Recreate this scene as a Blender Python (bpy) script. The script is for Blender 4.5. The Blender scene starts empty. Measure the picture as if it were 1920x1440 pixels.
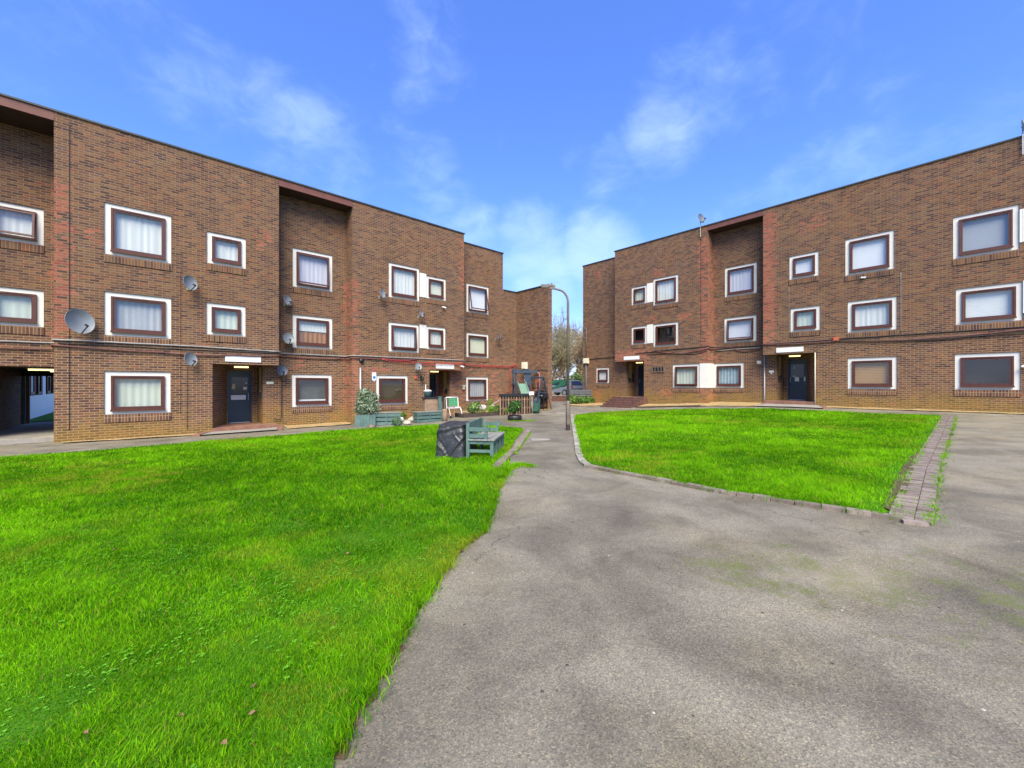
import bpy, math, random
import numpy as np
from mathutils import Vector, Matrix
from mathutils.geometry import delaunay_2d_cdt

random.seed(7)
RNG = np.random.default_rng(11)
SC = bpy.context.scene
COL = SC.collection
CW, SW = .7425, .6698            # facade directions
F = 765.0                        # focal length in pixels of a 1920 wide picture
AZL = math.atan2(SW, CW)         # rotation of the left block
AZR = math.atan2(-CW, SW)        # rotation of the right block

# ------------------------------------------------------------------ ground heights (eye level is z = 0)
PK = [-30, -6, 0, 6, 10, 14, 17, 20, 30, 60]
QK = [-40, -8, 0, 8, 14, 19, 22.8, 24.6, 35, 60]
ZT = [
 [-1.55, -1.55, -1.55, -1.50, -1.42, -1.33, -1.24, -1.08, -1.00, -1.00],
 [-1.55, -1.55, -1.55, -1.50, -1.42, -1.33, -1.24, -1.08, -1.00, -1.00],
 [-1.58, -1.58, -1.55, -1.50, -1.42, -1.33, -1.24, -1.07, -1.00, -1.00],
 [-1.66, -1.66, -1.62, -1.55, -1.47, -1.36, -1.24, -1.05, -1.00, -1.00],
 [-1.74, -1.74, -1.70, -1.62, -1.54, -1.45, -1.33, -1.08, -1.00, -1.00],
 [-1.80, -1.80, -1.78, -1.72, -1.66, -1.62, -1.60, -1.30, -1.10, -1.10],
 [-1.84, -1.84, -1.83, -1.80, -1.70, -1.50, -1.56, -1.45, -1.30, -1.20],
 [-1.87, -1.87, -1.86, -1.84, -1.76, -1.52, -1.50, -1.48, -1.40, -1.30],
 [-1.80, -1.80, -1.78, -1.74, -1.65, -1.48, -1.44, -1.42, -1.40, -1.30],
 [-1.80, -1.80, -1.78, -1.74, -1.65, -1.48, -1.44, -1.42, -1.40, -1.30]]
ZT = np.array(ZT)
_h = .4
_pg = np.arange(-30, 60.01, _h); _qg = np.arange(-40, 60.01, _h)
_tmp = np.array([np.interp(_qg, QK, ZT[i]) for i in range(len(PK))])
HM = np.array([np.interp(_pg, PK, _tmp[:, j]) for j in range(len(_qg))]).T
for _ in range(3):
    for ax in (0, 1):
        k = 2
        acc = sum(np.roll(HM, s, ax) for s in range(-k, k + 1)) / (2 * k + 1)
        sl = [slice(None)] * 2; sl[ax] = slice(k, -k)
        H2 = HM.copy(); H2[tuple(sl)] = acc[tuple(sl)]; HM = H2

def gz(X, Y):
    X = np.asarray(X, float); Y = np.asarray(Y, float)
    p = np.clip((-SW * X + CW * Y + 30) / _h, 0, HM.shape[0] - 1.001)
    q = np.clip((CW * X + SW * Y + 40) / _h, 0, HM.shape[1] - 1.001)
    i = p.astype(int); j = q.astype(int); a = p - i; b = q - j
    z = HM[i, j] * (1 - a) * (1 - b) + HM[i + 1, j] * a * (1 - b) + HM[i, j + 1] * (1 - a) * b + HM[i + 1, j + 1] * a * b
    return z if z.shape else float(z)

def G(px, py):
    """ground point that stands at a photograph pixel"""
    z = -1.6
    for _ in range(40):
        Y = F * -z / (py - 719.5); X = (px - 960) / F * Y
        z = .5 * z + .5 * gz(X, Y)
    return Vector((X, Y, gz(X, Y)))

def Lw(x, y, z):   # left block local -> world (y = 0 is its front plane, z = 0 its ground floor)
    p = y + 19.05
    return Vector((CW * x - SW * p, SW * x + CW * p, z - 1.66))

def Rw(x, y, z):
    q = y + 24.6
    return Vector((SW * x + CW * q, -CW * x + SW * q, z - .87))

# ------------------------------------------------------------------ material helpers
class NT:
    def __init__(s, name):
        s.m = bpy.data.materials.new(name); s.m.use_nodes = True
        s.t = s.m.node_tree; s.t.nodes.clear()
        s.out = s.t.nodes.new('ShaderNodeOutputMaterial')
    def n(s, typ, ins=None, **kw):
        nd = s.t.nodes.new('ShaderNode' + typ)
        for k, v in kw.items(): setattr(nd, k, v)
        for k, v in (ins or {}).items():
            sock = nd.inputs[k]
            if hasattr(v, 'is_linked') or isinstance(v, bpy.types.NodeSocket): s.t.links.new(v, sock)
            elif isinstance(v, bpy.types.Node): s.t.links.new(v.outputs[0], sock)
            else:
                if isinstance(v, tuple) and len(v) == 3 and sock.type == 'RGBA': v = v + (1,)
                sock.default_value = v
        return nd
    def math(s, op, a, b=None, c=None, clamp=False):
        ins = {0: a}
        if b is not None: ins[1] = b
        if c is not None: ins[2] = c
        return s.n('Math', ins, operation=op, use_clamp=clamp).outputs[0]
    def mix(s, f, a, b, mode='MIX'):
        nd = s.t.nodes.new('ShaderNodeMix'); nd.data_type = 'RGBA'; nd.blend_type = mode; nd.clamp_factor = True
        for idx, v in ((0, f), (6, a), (7, b)):
            if isinstance(v, bpy.types.NodeSocket): s.t.links.new(v, nd.inputs[idx])
            else:
                if isinstance(v, tuple) and len(v) == 3: v = v + (1,)
                nd.inputs[idx].default_value = v
        return nd.outputs[2]
    def ramp(s, f, stops, interp='LINEAR'):
        nd = s.t.nodes.new('ShaderNodeValToRGB'); r = nd.color_ramp; r.interpolation = interp
        while len(r.elements) < len(stops): r.elements.new(.5)
        for e, (p, c) in zip(r.elements, stops):
            e.position = p; e.color = tuple(c) + (1,) if len(c) == 3 else c
        s.t.links.new(f, nd.inputs[0]); return nd.outputs[0]
    def noise(s, vec, scale, detail=4, rough=.55, out=0, dist=0):
        nd = s.n('TexNoise', {'Scale': scale, 'Detail': detail, 'Roughness': rough, 'Distortion': dist})
        if vec is not None: s.t.links.new(vec, nd.inputs['Vector'])
        return nd.outputs[out]
    def remap(s, v, a, b, c=0., d=1.):
        nd = s.n('MapRange', {0: v, 1: a, 2: b, 3: c, 4: d}); return nd.outputs[0]
    def bsdf(s, col, rough=.7, bump=None, bdist=.01, bstr=.5, **kw):
        b = s.n('BsdfPrincipled', {'Base Color': col, 'Roughness': rough})
        for k, v in kw.items():
            k = k.replace('_', ' ')
            if isinstance(v, bpy.types.NodeSocket): s.t.links.new(v, b.inputs[k])
            else: b.inputs[k].default_value = v
        if bump is not None:
            bp = s.n('Bump', {'Height': bump, 'Distance': bdist, 'Strength': bstr})
            s.t.links.new(bp.outputs[0], b.inputs['Normal'])
        s.t.links.new(b.outputs[0], s.out.inputs[0]); s.b = b
        return s.m
    def obj(s): return s.n('TexCoord').outputs['Object']
    def pos(s): return s.n('NewGeometry').outputs['Position']

def plain(name, col, rough=.6, var=.12, scale=6., metal=0., bump=.0, spec=.5):
    """paint / plastic / metal with a little wear"""
    t = NT(name); o = t.obj()
    n1 = t.noise(o, scale, 5); n2 = t.noise(o, scale * 7, 3)
    f = t.math('ADD', t.math('MULTIPLY', n1, .7), t.math('MULTIPLY', n2, .3))
    a = tuple(c * (1 - var * 1.6) for c in col); b = tuple(min(1, c * (1 + var * 1.2)) for c in col)
    c = t.mix(t.remap(f, .3, .7), a, b)
    r = t.remap(n2, .2, .8, max(.05, rough - .1), min(1, rough + .1))
    return t.bsdf(c, r, n2 if bump else None, .01, bump, Metallic=metal, Specular_IOR_Level=spec)

def emis(name, col, st):
    t = NT(name); e = t.n('Emission', {'Color': col + (1,), 'Strength': st}); t.t.links.new(e.outputs[0], t.out.inputs[0]); return t.m

BRICKS = [(0, (.052, .029, .025)), (.16, (.078, .040, .030)), (.34, (.106, .053, .033)), (.50, (.128, .064, .036)),
          (.64, (.148, .080, .041)), (.76, (.108, .062, .043)), (.86, (.168, .096, .047)), (.95, (.178, .062, .033)), (1, (.084, .053, .052))]

def brick(name, red, soldier=False, damp=True):
    t = NT(name)
    uv = t.n('UVMap').outputs[0]
    sp = t.n('SeparateXYZ', {0: uv}); u, v = sp.outputs[0], sp.outputs[1]
    if soldier: bw, bh = .081, .27
    else: bw, bh = .240, .082
    row = t.math('FLOOR', t.math('DIVIDE', v, bh))
    odd = t.math('MULTIPLY', t.math('MODULO', t.math('ABSOLUTE', row), 2.), 0. if soldier else .5)
    uc = t.math('ADD', t.math('DIVIDE', u, bw), odd)
    col = t.math('FLOOR', uc)
    fu = t.math('MULTIPLY', t.math('FRACT', uc), bw); fv = t.math('MULTIPLY', t.math('FRACT', t.math('DIVIDE', v, bh)), bh)
    wob = t.math('MULTIPLY', t.math('SUBTRACT', t.noise(uv, 30., 2), .5), .007)
    eu = t.math('MINIMUM', fu, t.math('SUBTRACT', bw, fu)); ev = t.math('MINIMUM', fv, t.math('SUBTRACT', bh, fv))
    e = t.math('ADD', t.math('MINIMUM', eu, ev), wob)
    mort = t.remap(e, .0060, .0100, 1., 0.)
    cv = t.n('CombineXYZ', {0: col, 1: row})
    w1 = t.n('TexWhiteNoise', {'Vector': cv.outputs[0]}, noise_dimensions='2D')
    h1 = w1.outputs['Value']; hs = t.n('SeparateColor', {0: w1.outputs['Color']})
    o = t.obj()
    big = t.noise(o, .42, 3); med = t.noise(o, 1.7, 4)
    k = t.math('ADD', t.math('MULTIPLY', h1, .92), t.math('MULTIPLY', t.math('SUBTRACT', med, .5), .75))
    k = t.math('ADD', k, .04)
    c = t.ramp(k, BRICKS)
    # wide zones of browner, yellower and more purple bricks
    c = t.mix(t.remap(big, .42, .66, 0, .55), c, t.mix(1., c, (1.22, 1.02, .72), 'MULTIPLY'))
    c = t.mix(t.remap(big, .30, .46, .5, 0), c, t.mix(1., c, (.98, .80, .86), 'MULTIPLY'))
    fine = t.noise(uv, 60., 3)
    c = t.mix(.5, c, t.mix(1., c, t.ramp(fine, [(.25, (.55, .55, .55)), (.75, (1.3, 1.3, 1.3))]), 'MULTIPLY'))
    so = t.n('SeparateXYZ', {0: o}); ox, oz = so.outputs[0], so.outputs[2]
    if red:
        tot = None
        edge = t.math('MULTIPLY', t.math('SUBTRACT', t.noise(o, 4.5, 5, .65), .5), 1.25)
        for (x0, x1, z0, z1, st) in red:
            m = None
            for s_, a_, lim in ((ox, 1, x0), (ox, -1, x1), (oz, 1, z0), (oz, -1, z1)):
                d = t.math('MULTIPLY', t.math('SUBTRACT', s_, lim), a_)
                mm = t.remap(t.math('ADD', d, edge), -.10, .12)
                m = mm if m is None else t.math('MINIMUM', m, mm)
            m = t.math('MULTIPLY', m, st)
            tot = m if tot is None else t.math('MAXIMUM', tot, m)
        rm = t.math('LESS_THAN', hs.outputs[1], t.math('MULTIPLY', tot, .85))
        rc = t.mix(hs.outputs[2], (.22, .050, .035), (.33, .105, .060))
        c = t.mix(t.math('MULTIPLY', rm, .8), c, rc)
    hgt = t.math('ADD', oz, t.math('MULTIPLY', t.math('SUBTRACT', big, .5), 3.))
    mc = t.mix(t.remap(hgt, 2.3, 4.6), t.mix(med, (.265, .170, .104), (.345, .228, .145)), t.mix(med, (.168, .110, .072), (.238, .162, .108)))
    mc = t.mix(t.remap(t.noise(o, .9, 3), .55, .75, 0, .5), mc, (.25, .20, .16))
    c = t.mix(mort, c, mc)
    # soot and rain streaks with shapes of their own
    st = t.n('Mapping', {'Vector': o, 'Scale': (2.2, 2.2, .28)})
    sn = t.noise(st.outputs[0], 1., 5, .6)
    c = t.mix(t.remap(sn, .56, .80, 0, .42), c, t.mix(1., c, (.58, .55, .53), 'MULTIPLY'))
    if damp:      # algae on the lowest courses
        dn = t.math('ADD', oz, t.math('MULTIPLY', t.math('SUBTRACT', t.noise(o, 1.1, 6, .65), .5), 2.2))
        c = t.mix(t.remap(dn, .0, .75, .60, 0), c, t.mix(1., t.mix(.35, c, (.30, .22, .07)), (1.05, 1.0, .50), 'MULTIPLY'))
    return t.bsdf(c, .88, t.math('SUBTRACT', 1., mort), .006, .5, Specular_IOR_Level=.25)

M = {}
M['brickL'] = brick('brown stock brick', [(-2.2, -1.75, 3.2, 8.0, .85), (7.1, 7.55, .2, 6.5, .8), (3.2, 4.0, 7.1, 7.8, .5), (13.2, 13.6, 7, 9.8, .7),
                                        (4.9, 5.5, 2.4, 2.75, .6), (13, 18.4, .2, 3.2, .3), (7.6, 9.0, 2.2, 2.5, .6), (11.2, 13.6, 2.2, 2.9, .6), (-1.6, -1.1, 6.4, 6.8, .6)])
M['brickR'] = brick('brown stock brick in the right block', [(-7.4, -6.65, 2.9, 9.9, 1.0), (-10.6, -9.95, -1, 9.4, .8), (-16.6, -13.9, 2.3, 3.2, 1.0), (-13.5, -12.9, 7.8, 8.3, .6),
                                        (-18.9, -18.2, 8.8, 9.3, .5), (-14.2, -13.3, 4.5, 5.3, .6), (-13.2, -12.2, 0, .6, .7), (-5.5, -4.6, 8.5, 9.2, .4), (-18.8, -18.2, -.8, .4, .8), (-12, -11, 4.7, 5.2, .5)])
M['soldier'] = brick('soldier course brick', [], True, False)
M['brickD'] = brick('dark brick', [], False, False)
M['render'] = plain('white painted render', (.62, .60, .55), .75, .035, 2.5)
M['frame'] = plain('oxblood stained window frame', (.072, .018, .010), .55, .18, 5)
M['fascia'] = plain('faded oxblood fascia', (.125, .040, .028), .65, .2, 3)
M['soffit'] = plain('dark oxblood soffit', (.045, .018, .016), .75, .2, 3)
M['coping'] = plain('black lead coping', (.035, .042, .035), .6, .35, 2.5)
M['roof'] = plain('roof felt', (.06, .06, .062), .9, .3, 1)
M['plaster'] = plain('dim room plaster', (.034, .031, .029), .9, .1, 1)  # darkened so the shallow window niches read as unlit rooms
M['navy'] = plain('dark navy door paint', (.012, .024, .040), .4, .12, 3)
M['white'] = plain('white board', (.66, .66, .66), .5, .02, 3)
M['cream'] = plain('cream plastic', (.66, .60, .45), .5, .06, 5)
M['paper'] = plain('paper notice', (.72, .68, .62), .8, .05, 9)
M['ochrepaper'] = plain('yellowed notice', (.55, .40, .20), .8, .08, 9)
M['black'] = plain('black plastic', (.012, .012, .014), .5, .25, 6)
M['grey'] = plain('grey plastic', (.30, .31, .32), .5, .1, 6)
M['dish'] = plain('grey dish enamel', (.19, .205, .22), .45, .10, 5)
M['dishdark'] = plain('dark grey dish enamel', (.10, .115, .14), .5, .12, 5)
M['galv'] = plain('galvanised steel', (.36, .36, .35), .45, .18, 8, .6)
M['cabled'] = plain('dark red cable', (.13, .045, .04), .6, .25, 8)
M['cableb'] = plain('black cable', (.018, .016, .018), .6, .2, 8)
M['cableg'] = plain('grey cable trunking', (.26, .24, .23), .6, .2, 5)
M['red'] = plain('red cable', (.38, .035, .04), .55, .2, 6)
M['teal'] = plain('weathered blue green paint', (.074, .132, .118), .65, .24, 4, bump=.2)
M['tealdark'] = plain('bluish green paint', (.075, .155, .145), .6, .2, 4)
M['greymoss'] = plain('grey weathered seat boards', (.20, .20, .175), .8, .2, 5, bump=.2)
M['wood'] = plain('weathered bare wood', (.25, .165, .105), .8, .3, 6, bump=.3)
M['orangewood'] = plain('orange brown fence wood', (.165, .085, .048), .75, .3, 6, bump=.3)
M['blue'] = plain('slate blue painted timber', (.024, .040, .066), .6, .2, 4)
M['slide'] = plain('pale green slide plastic', (.13, .22, .165), .4, .1, 4)
M['slidedark'] = plain('dark green slide plastic', (.02, .07, .048), .4, .1, 4)
M['green'] = plain('bright green cloth', (.015, .26, .085), .8, .12, 8)
M['metalw'] = plain('white painted tube', (.66, .66, .64), .45, .1, 8)
M['post'] = plain('brown grey lamp post paint', (.135, .105, .085), .6, .28, 3)
M['pink'] = plain('faded pink rope', (.45, .16, .16), .7, .15, 6)
M['lamp'] = emis('lit tube lamp', (1., .74, .30), 1.1)
M['silver'] = plain('silver car paint', (.27, .28, .295), .3, .04, 2, .35)
M['carglass'] = plain('dark car window', (.02, .025, .03), .1, .1, 2)
M['carcover'] = plain('green car cover', (.016, .105, .042), .7, .25, 3, bump=.4)
M['tyre'] = plain('tyre rubber', (.014, .014, .015), .85, .2, 6)
M['redlight'] = plain('red lamp lens', (.35, .015, .02), .25, .1, 4)
M['concrete'] = plain('grey concrete', (.25, .225, .195), .9, .22, 1.4, bump=.3)
M['redpave'] = plain('red brown paviour', (.21, .10, .065), .85, .3, 3, bump=.3)
M['stepbrick'] = plain('dark red step brick', (.105, .045, .035), .85, .35, 5, bump=.3)
M['stone'] = plain('pale stone', (.36, .32, .26), .85, .18, 6, bump=.3)
M['soil'] = plain('dark soil', (.075, .046, .022), .95, .4, 10, bump=.5)
M['darkwood'] = plain('dark sleeper wood', (.05, .032, .026), .85, .3, 5, bump=.3)
M['bluesign'] = plain('blue sign print', (.06, .22, .50), .5, .04, 5)
M['greytext'] = plain('dark grey lettering', (.10, .10, .11), .6, .05, 5)
M['terracotta'] = plain('orange terracotta', (.42, .10, .04), .7, .15, 6)
M['slate'] = plain('weathered dark grey slats', (.085, .09, .10), .75, .25, 4)
M['grille'] = plain('brown clay grille', (.15, .105, .075), .85, .2, 6)
M['brightwall'] = plain('white wall paint lifted for shade', (.86, .86, .85), .7, .02, 2)  # made whiter to stand in for light the shaded rear band lacks
M['jam'] = plain('brown door frame', (.20, .10, .045), .6, .2, 4)
M['porchglow'] = plain('yellow lamp glow on brick', (.33, .24, .05), .7, .15, 3)  # lamp light on the porch brick, painted as a yellow tone
M['teaplastic'] = plain('dark teal plastic', (.04, .085, .09), .5, .15, 5)

def m_tarp():
    t = NT('black tarpaulin'); o = t.obj()
    n = t.noise(t.n('Mapping', {'Vector': o, 'Scale': (1., 1., 1.8), 'Rotation': (.5, .6, .4)}).outputs[0], 6., 6, .62, dist=1.2)
    c = t.mix(n, (.011, .011, .013), (.034, .034, .038))
    return t.bsdf(c, t.remap(n, .3, .7, .30, .5), n, .03, .45)
M['tarp'] = m_tarp()

def m_glass():
    t = NT('window glass')
    fr = t.n('LayerWeight', {'Blend': .5}); f = t.math('ADD', t.math('MULTIPLY', t.math('POWER', fr.outputs['Facing'], 5.), .92), .075, clamp=True)
    a = t.n('BsdfTransparent', {'Color': (.86, .88, .88, 1)}); b = t.n('BsdfGlossy', {'Color': (.9, .9, .9, 1), 'Roughness': .015})
    mx = t.n('MixShader', {0: f}); t.t.links.new(a.outputs[0], mx.inputs[1]); t.t.links.new(b.outputs[0], mx.inputs[2])
    t.t.links.new(mx.outputs[0], t.out.inputs[0]); return t.m
M['glass'] = m_glass()

def m_cloth(name, col, var=.1, stripes=0, axis=0):
    t = NT(name); o = t.obj(); s = t.n('SeparateXYZ', {0: o}); x = s.outputs[axis]
    if stripes:  # shade of curtain folds put into the colour; slat lines on blinds
        w = t.math('SINE', t.math('MULTIPLY', x, 6.283 * stripes))
        f = t.math('ADD', t.remap(w, -1, 1, .15, .85), t.math('MULTIPLY', t.math('SUBTRACT', t.noise(o, 4, 3), .5), .5))
    else: f = t.noise(o, 5., 4)
    c = t.mix(f, tuple(q * (1 - var * 1.5) for q in col), tuple(min(1, q * (1 + var)) for q in col))
    return t.bsdf(c, .85, Specular_IOR_Level=.2)
M['net'] = m_cloth('white net curtain', (.67, .67, .64), .06, 7)
M['lilac'] = m_cloth('pale lilac curtain', (.58, .56, .62), .06, 6)
M['drape'] = m_cloth('greenish white drape', (.56, .60, .52), .08, 5)
M['bluedrape'] = m_cloth('blue grey curtain', (.34, .44, .50), .28, 6)
M['blindw'] = m_cloth('white roller blind', (.74, .74, .76), .04)
M['blindc'] = m_cloth('cream roller blind', (.66, .66, .52), .04)
M['venet'] = m_cloth('white venetian blind', (.72, .72, .70), .12, 18, 2)
M['bamboo'] = m_cloth('brown slatted blind', (.38, .22, .095), .2, 14, 2)
M['orangec'] = m_cloth('orange brown curtain', (.36, .15, .03), .25, 5)
M['brownc'] = m_cloth('dark brown blind', (.075, .055, .03), .12)
M['greyc'] = m_cloth('grey net curtain', (.40, .40, .42), .14, 6)
M['skysheen'] = m_cloth('pale grey sky reflection', (.36, .37, .39), .04)  # sky reflected in a pane, put into the colour of a sheet
M['dimc'] = m_cloth('dim grey screen', (.13, .135, .14), .15)

def m_attr(name, rough=.7, trans=.25, spec=.3):
    """leaf and blade surfaces: each leaf has its own colour"""
    t = NT(name); a = t.n('Attribute', attribute_name='Col')
    b = t.n('BsdfPrincipled', {'Base Color': a.outputs[0], 'Roughness': rough, 'Specular IOR Level': spec})
    tr = t.n('BsdfTranslucent', {'Color': a.outputs[0]})
    mx = t.n('MixShader', {0: trans}); t.t.links.new(b.outputs[0], mx.inputs[1]); t.t.links.new(tr.outputs[0], mx.inputs[2])
    t.t.links.new(mx.outputs[0], t.out.inputs[0]); return t.m
M['leaf'] = m_attr('leaf'); M['blade'] = m_attr('grass blade', .85, .48, .02); M['bark'] = m_attr('bark', .9, 0., .1)

def m_asphalt():
    t = NT('worn asphalt'); o = t.pos(); sp = t.n('SeparateXYZ', {0: o})
    big = t.noise(o, .30, 5, .62); med = t.noise(o, 1.2, 6, .66, dist=.5); sm = t.noise(o, 60., 4, .7)
    v = t.n('TexVoronoi', {'Vector': o, 'Scale': 145.}); vc = t.n('SeparateColor', {0: v.outputs['Color']})
    v2 = t.n('TexVoronoi', {'Vector': o, 'Scale': 13.}); v2c = t.n('SeparateColor', {0: v2.outputs['Color']})
    k = t.math('ADD', t.math('MULTIPLY', big, .45), t.math('MULTIPLY', med, .55))
    c = t.ramp(k, [(.32, (.090, .079, .060)), (.43, (.138, .122, .094)), (.53, (.192, .171, .133)), (.68, (.245, .217, .168))])
    c = t.mix(t.remap(t.noise(o, .7, 5, .6), .48, .66, 0, .5), c, t.mix(1., c, (1.08, 1.0, .80), 'MULTIPLY'))
    c = t.mix(t.remap(t.noise(o, 3.1, 6, .7), .56, .66, 0, .35), c, t.mix(1., c, (.62, .62, .63), 'MULTIPLY'))       # damp marks
    c = t.mix(.62, c, t.mix(1., c, t.ramp(vc.outputs[0], [(0, (.30, .30, .30)), (.22, (.78, .78, .78)), (.75, (1.05, 1.05, 1.04)), (1, (1.9, 1.78, 1.5))]), 'MULTIPLY'))
    c = t.mix(.45, c, t.mix(1., c, t.ramp(sm, [(.3, (.6, .6, .6)), (.7, (1.35, 1.35, 1.35))]), 'MULTIPLY'))
    dot = t.math('MULTIPLY', t.math('LESS_THAN', v2.outputs['Distance'], .14), t.math('GREATER_THAN', v2c.outputs[0], .955))
    c = t.mix(t.math('MULTIPLY', dot, .75), c, (.025, .022, .02))
    dot2 = t.math('MULTIPLY', t.math('LESS_THAN', v2.outputs['Distance'], .10), t.math('LESS_THAN', v2c.outputs[1], .02))
    c = t.mix(t.math('MULTIPLY', dot2, .8), c, (.5, .46, .38))
    c = t.mix(t.remap(t.noise(o, 1.7, 7, .7, dist=.8), .595, .625, 0, .22), c, t.mix(1., c, (.66, .65, .64), 'MULTIPLY'))       # crisp edged stains
    c = t.mix(t.remap(t.noise(t.n('Mapping', {'Vector': o, 'Location': (7., 3., 0)}).outputs[0], 1.1, 7, .7, dist=.6), .60, .63, 0, .20), c, t.mix(1., c, (1.28, 1.24, 1.16), 'MULTIPLY'))
    seam = t.math('ADD', sp.outputs[1], t.math('MULTIPLY', t.noise(o, 3., 3), .12))
    inp = t.math('MULTIPLY', t.math('GREATER_THAN', sp.outputs[0], -1.2), t.math('LESS_THAN', sp.outputs[0], 1.7))
    c = t.mix(t.math('MULTIPLY', t.remap(seam, 8.60, 8.63), t.math('MULTIPLY', inp, .16)), c, (.06, .055, .05))       # newer strip of path
    c = t.mix(t.math('MULTIPLY', t.math('MULTIPLY', t.remap(seam, 8.575, 8.59), t.remap(seam, 8.62, 8.605)), t.math('MULTIPLY', inp, .6)), c, (.03, .028, .025))
    wv = t.n('VectorMath', {0: o, 1: t.n('VectorMath', {0: t.noise(o, 2.6, 5, .6, out=1), 1: (.55, .55, 0)}, operation='MULTIPLY').outputs[0]}, operation='ADD').outputs[0]
    vd = t.n('TexVoronoi', {'Vector': wv, 'Scale': .33}, feature='DISTANCE_TO_EDGE').outputs['Distance']
    crk = t.math('MULTIPLY', t.remap(vd, .0012, .0045, 1., 0.), t.remap(t.noise(o, .5, 3), .47, .56))
    c = t.mix(t.math('MULTIPLY', crk, .55), c, (.05, .045, .035))
    # moss in the damp hollow of the yard and along the right side
    def spot(x, y, rx, ry):
        a = t.math('DIVIDE', t.math('SUBTRACT', sp.outputs[0], x), rx); b = t.math('DIVIDE', t.math('SUBTRACT', sp.outputs[1], y), ry)
        return t.remap(t.math('ADD', t.math('MULTIPLY', a, a), t.math('MULTIPLY', b, b)), 0., 1., 1., 0.)
    zone = t.math('MAXIMUM', spot(2.35, 3.35, 1.3, .8), t.math('MULTIPLY', spot(3.9, 2.8, 2.4, 1.3), .75))
    mo = t.remap(t.math('ADD', t.math('MULTIPLY', t.noise(o, 4.2, 6, .72), 1.), t.math('MULTIPLY', zone, .15)), .585, .74)
    c = t.mix(t.math('MULTIPLY', t.math('MULTIPLY', mo, t.math('MINIMUM', t.math('MULTIPLY', zone, 2.), 1.)), t.remap(t.noise(o, 45., 3, .7), .35, .6, .15, .85)), c, (.095, .115, .022))
    c = t.mix(t.math('MULTIPLY', spot(2.62, 3.22, .55, .28), .2), c, (.30, .25, .17))
    d = t.math('ADD', t.math('MULTIPLY', v.outputs['Distance'], .6), sm)
    return t.bsdf(c, .82, d, .004, .5, Specular_IOR_Level=.3)
M['asphalt'] = m_asphalt()

def m_gravel():
    t = NT('golden gravel'); o = t.pos(); v = t.n('TexVoronoi', {'Vector': o, 'Scale': 42.}); vc = t.n('SeparateColor', {0: v.outputs['Color']})
    c = t.ramp(vc.outputs[0], [(0, (.16, .09, .035)), (.4, (.34, .215, .080)), (.8, (.45, .31, .13)), (1, (.52, .41, .25))])
    c = t.mix(t.remap(t.noise(o, 1.2, 4), .5, .7, 0, .5), c, (.17, .15, .05))
    return t.bsdf(c, .85, v.outputs['Distance'], .015, .8)
M['gravel'] = m_gravel()

def m_lawn():
    t = NT('lawn thatch'); o = t.pos()
    n = t.noise(o, 1.2, 5, .6); f = t.noise(o, 60., 4, .7)
    c = t.mix(n, (.040, .150, .004), (.085, .24, .008))
    c = t.mix(t.remap(f, .3, .7, 0, .75), c, (.030, .085, .005))
    return t.bsdf(c, .95, f, .02, .6, Specular_IOR_Level=.1)
M['lawn'] = m_lawn()

def m_kerb(name, base, alt):
    t = NT(name); o = t.pos()
    a = t.n('Attribute', attribute_name='Col')
    n = t.noise(o, 14., 5, .65)
    c = t.mix(a.outputs['Fac'], base, alt)
    c = t.mix(.7, c, t.mix(1., c, t.ramp(n, [(.3, (.55, .55, .52)), (.7, (1.3, 1.28, 1.25))]), 'MULTIPLY'))
    c = t.mix(t.remap(t.noise(o, 3.5, 4), .56, .70, 0, .55), c, (.10, .115, .04))
    return t.bsdf(c, .9, n, .01, .5)
M['kerb'] = m_kerb('edging brick', (.150, .112, .096), (.245, .196, .172))
M['kerbpale'] = m_kerb('pale edging stone', (.22, .20, .175), (.34, .315, .28))

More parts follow.
